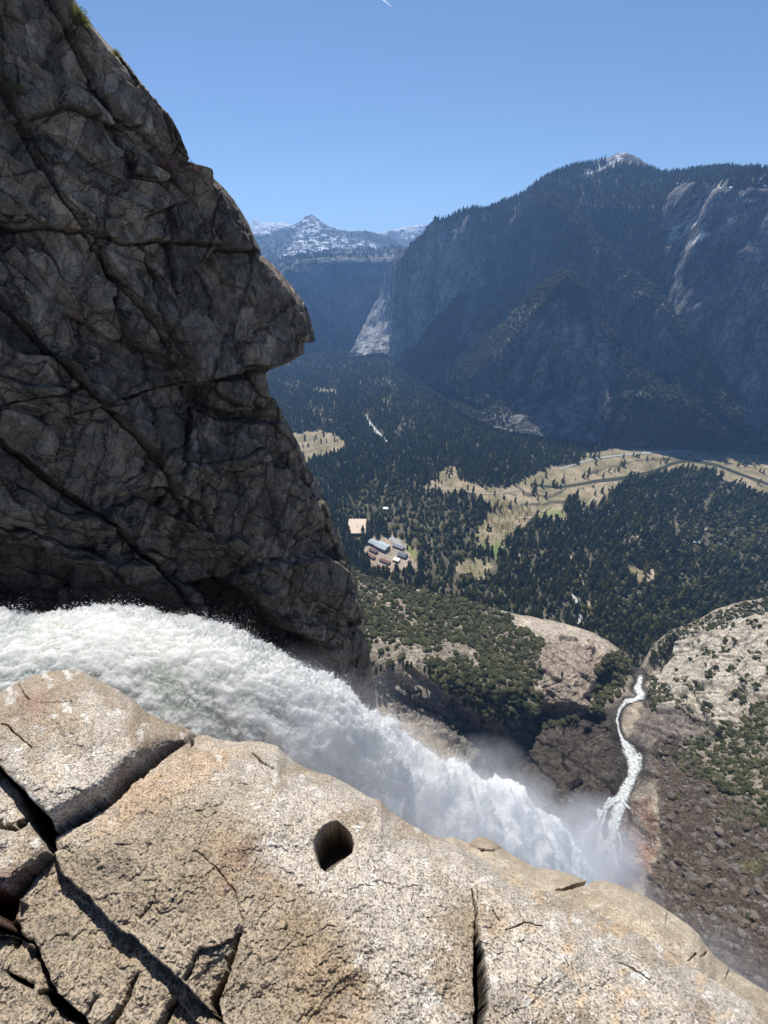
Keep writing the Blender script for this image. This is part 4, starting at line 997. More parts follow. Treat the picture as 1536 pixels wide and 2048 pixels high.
c = paint(c, np.exp(-((px - 66) ** 2 + (py - 1405) ** 2) / 900) * .8, (0.25, 0.16, 0.11))
c = paint(c, sstep(.003, .05, carve) * .93, (0.02, 0.016, 0.012)); c = paint(c, sstep(.03, .12, hole) * .75, (.07, .055, .04))  # shade and soil painted dark into the cracks and the pothole
hot = pmask(px, py, [(-200, 1760), (60, 1730), (30, 1790), (40, 1860), (-200, 1860)], 10); c = paint(c, hot * .6, (0.12, .05, .03))
C1c = np.concatenate([np.repeat(c[:1], 14, 0), c])
def granite(name, s=1.0, speck=1.0, tint=None):
    m = M(name, .82, .35)
    g = m.voro(230 * s, 'F1', out="Color"); gg = m.n("ShaderNodeSeparateColor"); m.l(g, gg.inputs[0])
    n1 = m.noise(150 * s, 3, .8); n2 = m.noise(320 * s, 3, .7); n3 = m.noise(22 * s, 6, .7); n4 = m.noise(5 * s, 6, .7)
    crystals = m.ramp(m.math('ADD', m.math('MULTIPLY', gg.outputs[0], .45), m.math('MULTIPLY', n1, .75)), [(.36, .25), (.45, .58), (.56, 1.0), (.70, 1.34), (.85, 1.6)])
    base = m.mix(speck, m.attr("col", True), m.mix(1.0, m.attr("col", True), crystals, 'MULTIPLY'))
    base = m.mix(1.0, base, m.ramp(n3, [(.3, .78), (.5, 1.0), (.7, 1.2)]), 'MULTIPLY')
    base = m.mix(1.0, base, m.ramp(n4, [(.3, .75), (.5, 1.0), (.7, 1.15)]), 'MULTIPLY')
    m.color(base)
    x = m.bump(n3, .008, .8); x = m.bump(n1, .0028, 1.0, x); m.bump(n2, .001, .6, x)
    return m.m
m_led = granite("ledge_granite")
PP, C1c = widen(PP, C1c)
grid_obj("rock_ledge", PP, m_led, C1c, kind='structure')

# the tan ledge one step lower
C2 = [(800, 1690), (880, 1677), (905, 1674), (922, 1680), (938, 1686), (948, 1678), (962, 1672), (985, 1680), (1000, 1692), (1010, 1700), (1050, 1724), (1072, 1736), (1090, 1736), (1120, 1742), (1150, 1752), (1178, 1764), (1192, 1762), (1205, 1760), (1240, 1770), (1290, 1792), (1340, 1824), (1375, 1848), (1398, 1868), (1410, 1888), (1432, 1915), (1470, 1945), (1510, 1968), (1560, 2000), (1660, 2065), (1800, 2160)]
px, py, yc = ledge_grid(C2, 800, 1720, 1.6, 2120, 300, 1.0, 602, 1.2)
dC = py - yc
z = -4.6 - .45 * np.exp(-dC / 18) - .5 * np.exp(-dC / 60) + .0009 * dC
wq = np.stack([px, py, 0 * px], -1)
wx = px + 3 * fbm(wq, 16, 4, 661, .6); wy = py + 3 * fbm(wq, 16, 4, 662, .6)
z = z + .10 * fbm(wq, 90, 5, 663, .55) + .012 * fbm(wq, 14, 4, 664, .6)
carve = 0 * px
for pts, dp in (([(1112, 1782, 1.2), (1130, 1778, 2.6), (1150, 1772, 3), (1180, 1764, 2.4)], .35), ([(1334, 1826, .6), (1333, 1852, 1.2)], .08), ([(1340, 1822, 1), (1345, 1824, 2), (1350, 1824, 1)], .1),
                ([(1376, 1922, 1), (1392, 1908, 1.4)], .10), ([(1400, 1915, 1), (1414, 1905, 1.4)], .1), ([(1452, 1958, 1), (1456, 1948, 2), (1462, 1938, 2.2)], .14)):
    d, w, _ = seg_dist(wx, wy, pts); carve = np.maximum(carve, dp * sstep(1.3, .5, d / w))
kn = pmask(px, py, [(938, 1690), (950, 1676), (965, 1671), (988, 1680), (1004, 1694), (985, 1700), (960, 1697)], 3, 2, 3)
z = z + kn * .10 + .05 * kn * fbm(wq, 10, 4, 665, .7)
z = z + .06 * sstep(-2, 2, poly_sd(wx, wy, [(1110, 1790), (1112, 1782), (1180, 1764), (1230, 1760), (1700, 2000), (1700, 2200), (1110, 2200)]))
P = at_z(px, py, z); P[..., 2] -= carve
top = P[0]; od = top[:, :2] / np.linalg.norm(top[:, :2], axis=-1, keepdims=True); ex = []
for j in range(40, 0, -1):
    s = (j / 40) ** 2; q = top.copy(); q[:, :2] += od * (20 * s) ; q[:, 2] -= 330 * s; ex.append(q)
PP = np.concatenate([np.array(ex), P])
c = lerp((0.39, 0.325, 0.24), (0.31, 0.25, 0.18), np.clip(.5 + fbm(wq, 70, 5, 671, .6), 0, 1))
c = paint(c, sstep(.18, .3, fbm(wq * np.array([1, 2, 1]), 34, 5, 672, .7)) * .45, (0.52, 0.46, 0.36))
c = paint(c, kn * .5, (0.25, 0.19, 0.13))
PP, cS = widen(PP, np.concatenate([np.repeat(c[:1], 40, 0), c]), back=False, left=(-.5, -1, -.3), right=(1, -.45, -.1), reach=9)
grid_obj("tan_rock_shelf", PP, granite("shelf_granite", .6, .8), cS, kind='structure')

# ------------------------------------------------------------------ the upper waterfall
WT = [  # centre px, py, z, radius px
 (-330, 1345, -9.6, 115), (-120, 1345, -10, 112), (0, 1362, -10.5, 108), (130, 1340, -11, 112), (280, 1350, -11.6, 122), (400, 1385, -12.4, 130), (520, 1435, -14, 134), (620, 1490, -16.5, 136), (720, 1560, -21, 138),
 (800, 1620, -28, 132), (880, 1660, -38, 128), (950, 1680, -52, 122), (1020, 1710, -72, 112), (1070, 1740, -98, 100), (1095, 1785, -130, 92), (1110, 1850, -170, 88)]
a = np.array(WT, float)
tt = np.linspace(0, len(a) - 1, 1000); idx = np.arange(len(a))
def smooth(v, k=61):
    v = np.pad(v, k // 2, mode='edge'); return np.convolve(v, np.ones(k) / k, 'valid')
cx, cy, cz, cr = [smooth(np.interp(tt, idx, a[:, j])) for j in range(4)]
cz = -np.exp(smooth(np.interp(tt, idx, np.log(-a[:, 2]))))
Cn = at_z(cx, cy, cz)
dist = np.linalg.norm(Cn, axis=-1)
# world radius from the apparent radius at that depth
ax_depth = Cn[:, 1] * CP - Cn[:, 2] * SP
Rw = cr * ax_depth / F * np.sqrt(1 + ((cx - 768) / F) ** 2 * .5 + ((1024 - cy) / F) ** 2 * .5)
T = np.gradient(Cn, axis=0); T /= np.linalg.norm(T, axis=-1, keepdims=True)
toc = -Cn / dist[:, None]
S = np.cross(T, toc); S /= np.linalg.norm(S, axis=-1, keepdims=True)
Zv = np.array([0, -.25, 1.0]); E1 = np.cross(T, Zv); E1 /= np.linalg.norm(E1, axis=-1, keepdims=True); E2 = np.cross(E1, T)
FL = (.42 + .5 * sstep(550, 900, np.arange(1000.)))[:, None]       # flat where it is still a river, round once it falls
A_ = Rw[:, None] / np.sqrt(np.sum(E1 * S, -1, keepdims=True) ** 2 + (FL * np.sum(E2 * S, -1, keepdims=True)) ** 2)
Up = E2
na = 420
an = np.linspace(0, 2 * pi, na + 1)
D = ((E2 * FL)[:, None] * np.cos(an)[None, :, None] + E1[:, None] * np.sin(an)[None, :, None]) * (A_ / Rw[:, None])[:, None]
ulen = np.concatenate([[0], np.cumsum(np.linalg.norm(np.diff(Cn, axis=0), axis=1) / (.5 * (Rw[1:] + Rw[:-1])))])
fall_ = sstep(5, 9, tt)
def tube(rs, seed, dens=(1, 1)):
    DD = D[::dens[0], ::dens[1]]; C_ = Cn[::dens[0]]; L = Rw[::dens[0]][:, None]
    a_ = an[::dens[1]][None]; u_ = ulen[::dens[0]][:, None]; fl = fall_[::dens[0]][:, None]
    def cyl(al): return np.stack([u_ * al + 0 * a_, np.cos(a_) + 0 * u_, np.sin(a_) + 0 * u_], -1)
    # torn, flow-aligned folds: long along the current, short across it
    big = fbm(cyl(.8) + 7, 1.2, 3, seed + 60, .55)
    st1 = ridged(cyl(.45) + seed, .55, 4, seed, .55)
    st2 = np.abs(fbm(cyl(.7) + .12 * big[..., None], .22, 5, seed + 1, .62))
    st3 = np.abs(fbm(cyl(1.0), .07, 4, seed + 2, .65))
    b = (.13 + .22 * fl) * big + .12 * st1 + .20 * st2 * (1 - .3 * fl) + .09 * st3 * (1 - .4 * fl)
    h = np.clip(.5 + .3 * fl + .35 * st1 + .9 * (st2 - .25) + .5 * (st3 - .2) + .3 * big, 0, 1)
    return C_[:, None] + DD * (L * (rs + b * (1 - .35 * fl) - .20 - .10 * fl))[..., None], h
wmat = M("falling_water", .8, .15)
n = wmat.noise(2.2, 8, .75); hgt = wmat.attr('fold')
cf = wmat.mix(1.0, wmat.ramp(hgt, [(.12, (.38, .43, .35)), (.36, (.62, .645, .57)), (.66, (.85, .845, .80))]), wmat.ramp(n, [(.3, .86), (.5, 1.0), (.7, 1.0)]), 'MULTIPLY')
wmat.color(cf); wmat.bump(n, .3, .8)
tr = wmat.n("ShaderNodeBsdfTranslucent"); tr.inputs[0].default_value = (.9, .95, .95, 1)
mx = wmat.n("ShaderNodeMixShader"); mx.inputs[0].default_value = .12
wmat.l(wmat.b.outputs[0], mx.inputs[1]); wmat.l(tr.outputs[0], mx.inputs[2]); wmat.l(mx.outputs[0], wmat.out.inputs[0])
WP, WH = tube(1.0, 700)
grid_obj("waterfall", WP, wmat.m, kind='structure', attrs={'rad': np.repeat(Rw, WP.shape[1]), 'fold': WH})

wmat.b.inputs['Subsurface Weight'].default_value = 1.0; wmat.b.inputs['Subsurface Radius'].default_value = (1, 1, 1); wmat.l(wmat.math('MULTIPLY', wmat.attr('rad'), .30), wmat.b.inputs['Subsurface Scale'])

# droplets thrown clear of the water
def tetra_cloud(name, C_, size, mat, label, kind='stuff'):
    n = len(C_)
    V = C_[:, None] + rng.normal(size=(n, 3, 3)) * (size * .62)[:, None, None]
    Fq = np.arange(3 * n).reshape(-1, 3)
    me = mk_mesh(name, V.reshape(-1, 3), Fq, False, mat=mat)
    return link(name, me, kind=kind, label=label)
dm = M("droplet_water", .5, .3); dm.color((.93, .95, .96))
trd = dm.n("ShaderNodeBsdfTranslucent"); trd.inputs[0].default_value = (.93, .95, .96, 1)
mxd = dm.n("ShaderNodeMixShader"); mxd.inputs[0].default_value = .6
dm.l(dm.b.outputs[0], mxd.inputs[1]); dm.l(trd.outputs[0], mxd.inputs[2]); dm.l(mxd.outputs[0], dm.out.inputs[0])
nd = 260000
ti = (rng.random(nd) * 700).astype(int) + 40
ai = rng.integers(0, na, nd)
vis = np.sum(D[ti, ai] * toc[ti], -1) > -.45
ti, ai = ti[vis], ai[vis]; nd = len(ti)
ex_ = rng.exponential(1.0, nd)
clump = np.clip(.35 + 1.6 * fbm(WP[ti, ai] / Rw[ti][:, None], .5, 3, 720, .6), .05, 1.6)
o_ = Rw[ti] * (.004 + .10 * ex_ * clump ** 1.5) 
Cd = WP[ti, ai] + D[ti, ai] * o_[:, None] + T[ti] * (rng.normal(size=nd) * .10 * Rw[ti])[:, None]
szd = dist[ti] / F * (0.65 + 1.5 * rng.random(nd) ** 3) * 1.1 / (1 + .5 * ex_)
tetra_cloud("water_droplets", Cd, szd, dm.m, "fine white droplets thrown up along the waterfall")

# thin mist drifting at the foot of the fall and over the talus
import bmesh
def blob(p, rad, dens):
    mm = M("mist_air", 1, 0); mm.t.nodes.remove(mm.b)
    pv = mm.n("ShaderNodeVolumePrincipled"); pv.inputs["Color"].default_value = (.96, .97, 1, 1); pv.inputs["Anisotropy"].default_value = .2
    g_ = mm.n("ShaderNodeTexCoord"); ln = mm.n("ShaderNodeVectorMath", operation='LENGTH'); mm.l(g_.outputs["Object"], ln.inputs[0])
    fo = mm.math('SUBTRACT', 1.0, ln.outputs["Value"], True)
    nn_ = mm.noise(2.2, 4, .6, g_.outputs["Object"])
    de = mm.math('MULTIPLY', mm.math('MULTIPLY', fo, mm.math('SUBTRACT', nn_, .34, True)), dens)
    mm.l(de, pv.inputs["Density"]); mm.l(pv.outputs[0], mm.out.inputs["Volume"])
    bm = bmesh.new(); bmesh.ops.create_icosphere(bm, subdivisions=3, radius=1.0)
    me = bpy.data.meshes.new("mist"); bm.to_mesh(me); bm.free(); me.materials.append(mm.m)
    return link("mist", me, kind='stuff', label="pale mist drifting up from the foot of the fall", loc=p, scale=rad)

# soft spray puffs hugging the falling part of the water
ki = np.linspace(430, 985, 15).astype(int)
for n_, i_ in enumerate(ki):
    for s_ in ((0,) if n_ % 2 else (-.5, .5)):
        R_ = Rw[i_]
        a0 = rng.normal() * .25 + s_ * 1.3
        dirv = E2[i_] * cos(a0) * FL[i_, 0] + E1[i_] * sin(a0)
        c0 = Cn[i_] + dirv * R_ * (.40 + .1 * rng.random())
        blob(c0, (R_ * (.75 + .3 * rng.random()),) * 3, float(3.8 / R_ * (.5 + 1.1 * sstep(430, 800, i_))))

# ------------------------------------------------------------------ trees, scrub and boulders
def ico(sub):
    import bmesh
    bm = bmesh.new(); bmesh.ops.create_icosphere(bm, subdivisions=sub, radius=1.0)
    V = np.array([v.co[:] for v in bm.verts]); Fq = np.array([[v.index for v in f.verts] for f in bm.faces]); bm.free(); return V, Fq

def conifer(seed, tiers=6, nv=8, slim=.17, trunk=True):
    r = np.random.default_rng(seed); V, Fq = [], []
    def add(v, f): 
        Fq.extend([[i + len(V) for i in q] for q in f]); V.extend(v)
    if trunk:
        k = 5; v = [[.018 * cos(2 * pi * i / k), .018 * sin(2 * pi * i / k), 0] for i in range(k)] + [[0, 0, .55]]
        add(v, [[i, (i + 1) % k, k] for i in range(k)])
    ph = 0
    for t in range(tiers):
        z0 = .10 + .86 * (t / tiers) ** 1.0; z1 = min(1.0, z0 + .86 / tiers * 1.9)
        R = slim * (1 - t / tiers) ** .8 * (1 + .15 * r.normal()) + .012
        ox, oy = r.normal(size=2) * .012
        v = []
        for i in range(nv):
            an_ = 2 * pi * i / nv + ph; rr = R * (1.15 if i % 2 else .55) * (1 + .28 * r.normal())
            v.append([ox + rr * cos(an_), oy + rr * sin(an_), z0 - (.035 if i % 2 else 0) + .02 * r.normal()])
        v.append([ox, oy, z1]); ph += r.random() * 2
        add(v, [[i, (i + 1) % nv, nv] for i in range(nv)])
    return np.array(V), np.array(Fq)

def bush(seed, sub=2, flat=.75, lobes=5):
    r = np.random.default_rng(seed); V, Fq = ico(sub)
    cs = r.normal(size=(lobes, 3)); cs[:, 2] = np.abs(cs[:, 2]); cs /= np.linalg.norm(cs, axis=1, keepdims=True)
    d = np.clip((V @ cs.T), 0, 1) ** 3
    rad = .68 + .38 * d.max(1) + .22 * fbm(V + seed, .5, 3, seed, .7) + .09 * r.normal(size=len(V))
    V = V * rad[:, None]; V[:, 2] = V[:, 2] * flat + flat * .62
    return V, Fq

def rock(seed, sub=2):
    r = np.random.default_rng(seed); V, Fq = ico(sub)
    pl = r.normal(size=(9, 3)); pl /= np.linalg.norm(pl, axis=1, keepdims=True)
    h = .62 + .3 * r.random(9)
    s = (V @ pl.T) / h; m_ = np.maximum(s.max(1), .9)
    V = V / m_[:, None] * np.array([1.0, .8, .62]) + .02 * r.normal(size=V.shape); V[:, 2] += .3
    return V, Fq

def bare(seed):
    """leafless tree: trunk and a haze of branches"""
    r = np.random.default_rng(seed); V, Fq = [], []
    for i in range(34):
        a_ = r.random() * 2 * pi; z0 = .15 + .4 * r.random(); L = .25 + .4 * r.random(); el = .4 + r.random()
        p0 = np.array([0, 0, z0]); d_ = np.array([cos(a_) * cos(el), sin(a_) * cos(el), sin(el)]); p1 = p0 + d_ * L
        s_ = np.cross(d_, r.normal(size=3)); s_ /= np.linalg.norm(s_); w = .016
        n0 = len(V); V += [p0 - s_ * w, p0 + s_ * w, p1]; Fq.append([n0, n0 + 1, n0 + 2])
    n0 = len(V); V += [[-.03, 0, 0], [.03, 0, 0], [0, .03, 0], [0, 0, .8]]; Fq += [[n0, n0 + 1, n0 + 3], [n0 + 1, n0 + 2, n0 + 3], [n0 + 2, n0, n0 + 3]]
    return np.array(V, float), np.array(Fq)

def scatter_mesh(name, variants, pos, hgt, wid, mat, label, smooth=False, lean=0.03):
    Vs, Fs, rn = [], [], []; off = 0
    n = len(pos); which = rng.integers(0, len(variants), n); rot = rng.random(n) * 2 * pi
    tint = rng.random(n)
    for k_, (V, Fq) in enumerate(variants):
        ix = np.where(which == k_)[0]
        if not len(ix): continue
        c_, s_ = np.cos(rot[ix])[:, None], np.sin(rot[ix])[:, None]
        X = (V[None, :, 0] * c_ - V[None, :, 1] * s_) * wid[ix, None]; Y = (V[None, :, 0] * s_ + V[None, :, 1] * c_) * wid[ix, None]
        Z = V[None, :, 2] * hgt[ix, None]
        lx, ly = rng.normal(size=(2, len(ix), 1)) * lean
        Q = np.stack([X + Z * lx, Y + Z * ly, Z], -1) + pos[ix][:, None]
        Vs.append(Q.reshape(-1, 3)); Fs.append((Fq[None] + len(V) * np.arange(len(ix))[:, None, None]).reshape(-1, Fq.shape[1]) + off)
        rn.append(np.repeat(tint[ix], len(V))); off += len(V) * len(ix)
    me = mk_mesh(name, np.concatenate(Vs), np.concatenate(Fs), smooth, {"rnd": np.concatenate(rn)}, None, mat)
    return link(name, me, kind='stuff', label=label)

def scatter_pts(P, dens, spacing, cap=60000):
    """random points on a grid surface; expected one per spacing(m)^2 of horizontal-ish area"""
    A = np.linalg.norm(np.cross(P[1:, :-1] - P[:-1, :-1], P[:-1, 1:] - P[:-1, :-1]), axis=-1)
    h, w = A.shape
    d = dens[:h, :w] * A / (np.asarray(spacing)[:h, :w] if np.ndim(spacing) else spacing) ** 2
    n = rng.poisson(np.clip(d, 0, 6))
    r_, c_ = np.nonzero(n); rep = n[r_, c_]; r_ = np.repeat(r_, rep); c_ = np.repeat(c_, rep)
    if len(r_) > cap:
        s_ = rng.choice(len(r_), cap, replace=False); r_, c_ = r_[s_], c_[s_]
    a_, b_ = rng.random((2, len(r_), 1))
    Q = (P[r_, c_] * (1 - a_) + P[r_, c_ + 1] * a_) * (1 - b_) + (P[r_ + 1, c_] * (1 - a_) + P[r_ + 1, c_ + 1] * a_) * b_
    return Q, r_, c_

CON = [conifer(s) for s in range(900, 908)]
BSH = [bush(s) for s in range(920, 927)]
BSH1 = [bush(s, 1) for s in range(940, 946)]
BAR = [bare(s) for s in range(960, 964)]
RCK = [rock(s) for s in range(980, 988)]
m_con = leaf_mat("conifer_needles", (0.10, 0.118, 0.05), (0.155, 0.17, 0.075), (0.24, 0.225, 0.11), .12)
m_far_con = leaf_mat("ridge_conifer_needles", (0.065, 0.082, 0.048), (0.10, 0.118, 0.068), (0.15, 0.155, 0.09), .05)
m_oak = leaf_mat("broadleaf_leaves", (0.08, 0.092, 0.042), (0.14, 0.15, 0.065), (0.25, 0.23, 0.11), .25)
m_far_oak = leaf_mat('slope_leaves', (0.07, 0.078, 0.044), (0.115, 0.12, 0.066), (0.17, 0.165, 0.095), .1)
m_scr = leaf_mat("scrub_leaves", (0.065, 0.075, 0.036), (0.12, 0.125, 0.062), (0.20, 0.19, 0.11), .6)
m_bare = leaf_mat("bare_branches", (0.19, 0.15, 0.12), (0.28, 0.22, 0.17), (0.33, 0.29, 0.2), .3)

# far slopes
wallP, wpx, wpy, ww = LAY['wall']
def lay_forest(key, sp, cap, hs, extra=None, thr=.45, top=True):
    P_, x_, y_, w_ = LAY[key]; d_ = sstep(thr - .15, thr + .15, w_)
    if extra is not None: d_ = d_ * extra(x_, y_)
    vis_ = sstep(2, 0, 0 * x_ ) 
    q, r_, c_ = scatter_pts(P_, d_, sp, cap)
    h_ = hs * (.55 + .8 * rng.random(len(q)))
    return q, h_
far_q, far_h = [], []
for key, sp, cap, hs in (('wall', 14, 34000, 28), ('rock_spur101', 20, 2500, 16), ('rock_ridge111', 21, 6000, 26), ('rock_buttress121', 14, 14000, 17), ('talus_fan131', 15, 5000, 20), ('plateau', 40, 6000, 34), ('peak', 55, 5000, 36), ('hillside', 30, 3000, 26)):
    q, h_ = lay_forest(key, sp, cap, hs); far_q.append(q); far_h.append(h_)
# a fringe of trees along the skyline
sx = rng.uniform(868, 1560, 900); sx = sx[(sx < 1165) | (sx > 1318)]
row = wallP[290 - 1]; topx = wpx[289]; 
qi = np.clip(np.interp(sx, topx, np.arange(len(topx))), 0, len(topx) - 1).astype(int)
q = row[qi] + rng.normal(size=(len(qi), 3)) * np.array([6, 14, 0]); q[:, 2] -= 2
far_q.append(q); far_h.append(24 + 22 * rng.random(len(q)) ** 1.5)
far_q = np.concatenate(far_q); far_h = np.concatenate(far_h)
scatter_mesh("mountain_forest", CON, far_q, far_h, far_h * 1.15, m_far_con, "dark conifers covering the far mountainside")

for key, sp, fx in (('rock_buttress121', 7.5, lambda x, y: np.maximum(sstep(1070, 1020, x + (y - 700) * .2), sstep(60, 20, y - np.interp(x, [870, 1012, 1122, 1172, 1260, 1400], [768, 645, 550, 615, 722, 830])))), ('rock_spur101', 8.5, lambda x, y: 1 + 0 * x), ('talus_fan131', 8.5, lambda x, y: .8 + 0 * x), ('rock_ridge111', 9, lambda x, y: sstep(1330, 1380, x) + sstep(40, 15, y - np.interp(x, [1100, 1290, 1400], [395, 578, 696])))):
    Pq, xq, yq, wq0 = LAY[key]; qv, _, _ = scatter_pts(Pq, fx(xq, yq) * np.clip(.4 + wq0, 0, 1), sp, 16000)
    hv = 8 + 8 * rng.random(len(qv)); scatter_mesh("slope_woods", BSH1, qv, hv, hv * .55, m_far_oak, "dull green oak woods on the sunlit brow of the spur")
# valley forest
x_, y_ = Gpx, Gpy
wq_ = np.stack([x_, y_, 0 * x_], -1)
dens = (1 - .97 * sstep(.25, .9, Gmead))
road_d = np.full(x_.shape, 99.0)
for pts in ([(731, 830, 4), (745, 855, 4), (774, 884, 3)], [(1120, 938, 3), (1232, 911, 3), (1450, 903, 3), (1560, 907, 3)], [(1140, 1110, 3), (1158, 1150, 4), (1178, 1200, 4), (1180, 1225, 3)], [(1140, 1186, 4), (1157, 1212, 5), (1158, 1250, 4)],
            [(1290, 948, 6), (1320, 938, 6), (1372, 921, 6), (1440, 932, 7), (1520, 962, 7), (1600, 990, 7)], [(1384, 1100, 4), (1400, 1082, 5), (1425, 1066, 4)], [(1176, 1010, 3), (1199, 980, 3)]):
    d_, w_, _ = seg_dist(x_, y_, pts); dens = dens * sstep(.7, 1.1, d_ / w_)
for bx0, by0, br in ((714, 1052, 20), (712, 1068, 14), (703, 1060, 9), (757, 1090, 16), (765, 1100, 18), (745, 1112, 15), (772, 1124, 18), (806, 1112, 15), (797, 1096, 16), (793, 1124, 12), (771, 1020, 8), (760, 1136, 8), (1408, 1062, 4), (1392, 1088, 4), (1448, 1080, 4)):
    dens = dens * sstep(.8, 1.0, np.hypot(x_ - bx0, (y_ - by0) * 1.1) / br)
thin = sstep(.02, .30, fbm(wq_, 42, 5, 801, .6)) 
sunny = np.maximum(pmask(x_, y_, [(690, 980), (800, 960), (900, 1000), (960, 1060), (960, 1110), (1000, 1150), (980, 1200), (850, 1180), (760, 1060), (700, 1060)], 25, 20, 5), pmask(x_, y_, [(1330, 1040), (1480, 1030), (1536, 1080), (1480, 1120), (1350, 1110)], 20, 15, 6))
dens_c = dens * (1 - .8 * sunny) * (1 - .7 * thin * sstep(-.1, .2, fbm(wq_, 120, 3, 803)))
far_sp = np.interp(y_, [700, 760, 900, 1300], [19, 15, 11.3, 10.4])
qc, rc_, cc_ = scatter_pts(GP, dens_c, far_sp, 95000)
qo, _, _ = scatter_pts(GP, dens * np.clip(sunny * .9 + .10 + .25 * thin + .5 * pmask(x_, y_, [(1150, 1180), (1300, 1150), (1700, 1130), (1700, 1300), (1200, 1330)], 25, 20, 7), 0, 1), 10, 16000)
qb, _, _ = scatter_pts(GP, pmask(x_, y_, [(960, 1010), (1000, 1000), (1060, 1015), (1072, 1035), (1040, 1060), (1000, 1078), (960, 1060), (950, 1030)], 8, 10, 8) * .9 + .10 * sunny + .25 * pmask(x_, y_, [(1270, 930), (1340, 915), (1350, 930), (1290, 950)], 6), 11, 1500)
hc = 12 + 30 * rng.random(len(qc)) ** 1.3
ho = 9 + 9 * rng.random(len(qo)); hb = 11 + 8 * rng.random(len(qb))
# those that show largest are trees of their own
def cam_size(q, h): return h / np.linalg.norm(q, axis=-1)
def in_view(q):
    x, y = proj(q); return (x > 720) & (x < 1530) & (y < 1320)
def occl(q, h):
    """hidden behind the shoulder's rim"""
    x, y = proj(q + np.array([0, 0, 1.0]) * (h * .5)[:, None]); return y < np.interp(x, topc[:, 0], topc[:, 1]) - 2
ord_ = np.argsort(-cam_size(qc, hc) * (in_view(qc) & occl(qc, hc)))
ind = ord_[:280]; rest = np.setdiff1d(np.arange(len(qc)), ind)
def solo_mesh(name, V, Fq, mat, tint, smooth=False):
    return mk_mesh(name, V, Fq, smooth, {"rnd": np.full(len(V), tint)}, None, mat)
con_me = [solo_mesh("conifer_tree", V, Fq, m_con, t_) for (V, Fq) in CON for t_ in (.15, .6, .9)]
for i in ind:
    h_ = float(hc[i]); s_ = h_ * random.uniform(.95, 1.3)
    link("conifer_tree", random.choice(con_me), "tall dark conifer in the valley forest just beyond the granite shoulder", "tree", group="nearest conifers of the valley forest", loc=qc[i], rot=(0, 0, random.random() * 6.28), scale=(s_, s_, h_))
far_m = qc[rest][:, 1] > 2300; wd_ = hc[rest] * (1.0 + .45 * rng.random(len(rest)))
CONL = [conifer(s, 4, 6, trunk=False) for s in range(890, 896)]
scatter_mesh("valley_forest", CON, qc[rest][~far_m], hc[rest][~far_m], wd_[~far_m], m_con, "dark green conifers filling the valley floor")
scatter_mesh("upper_valley_forest", CONL, qc[rest][far_m], hc[rest][far_m], wd_[far_m] * 1.15, m_con, "distant dark conifers filling the upper valley")
scatter_mesh("valley_broadleaf_woods", BSH1, qo, ho, ho * .55, m_oak, "olive and yellow-green broadleaf trees among the conifers")
scatter_mesh("bare_woods", BAR, qb, hb, hb * 1.0, m_bare, "leafless grey and pinkish trees beside the meadow")

# lone trees standing in the meadows
lone = [(1196, 915, 34), (1186, 917, 30), (1180, 914, 28), (1246, 916, 26), (1266, 912, 24), (1272, 914, 24), (1277, 915, 28), (1236, 942, 32), (1175, 952, 22), (876, 957, 40), (972, 978, 26), (994, 1012, 34), (1030, 1004, 26), (1478, 930, 18), (1488, 935, 16), (1510, 936, 14), (653, 884, 22), (669, 884, 20), (675, 883, 20), (1305, 918, 16), (1112, 974, 30), (1120, 976, 26)]
for k_, (x, y, h_) in enumerate(lone):
    link("meadow_tree", random.choice(con_me), "lone dark conifer casting its shadow on the open meadow", "tree", group="lone conifers in the meadow", loc=at_z(x, y, FLOOR), rot=(0, 0, k_), scale=(h_ * 1.3, h_ * 1.3, h_))

# scrub on the shoulder and the talus
P_, x_, y_, sc__ = GG
gorge_sp = np.where(x_ > 1280, 3.6, 4.3)
qs, r_, c_ = scatter_pts(P_, sstep(.08, .6, sc__), gorge_sp, 30000)
szs = (1.3 + 5.2 * rng.random(len(qs)) ** 2.2) * np.where(x_[r_, c_] > 1280, .62, 1.0)
qs = qs - np.array([0, 0, .5])
sx_, sy_ = proj(qs)
show = (sx_ > 735) & (sx_ < 1530) & (sy_ < 1900) & ~((sx_ < 1180) & (sy_ > 1480))
o_ = np.argsort(-szs / np.linalg.norm(qs, axis=1) * show); ind = o_[:290]; rest = np.setdiff1d(np.arange(len(qs)), ind)
bsh_me = [solo_mesh("shrub", V, Fq, m_scr, t_) for (V, Fq) in [bush(s, 3) for s in range(930, 936)] for t_ in (.2, .5, .85)]
for i in ind:
    s_ = float(szs[i]); right = sx_[i] > 1280
    link("shrub", random.choice(bsh_me), "rounded olive green oak shrub on the boulder slope beside the cascade" if right else "rounded olive green oak shrub on the pale granite shoulder", "shrub",
         group="shrubs on the boulder slope" if right else "shrubs on the granite shoulder", loc=qs[i], rot=(0, 0, random.random() * 6.28), scale=(s_, s_ * random.uniform(.8, 1.1), s_ * random.uniform(.7, 1)))
scatter_mesh("scrub", BSH, qs[rest], szs[rest], szs[rest], m_scr, "olive green scrub covering the granite shoulder and slopes")

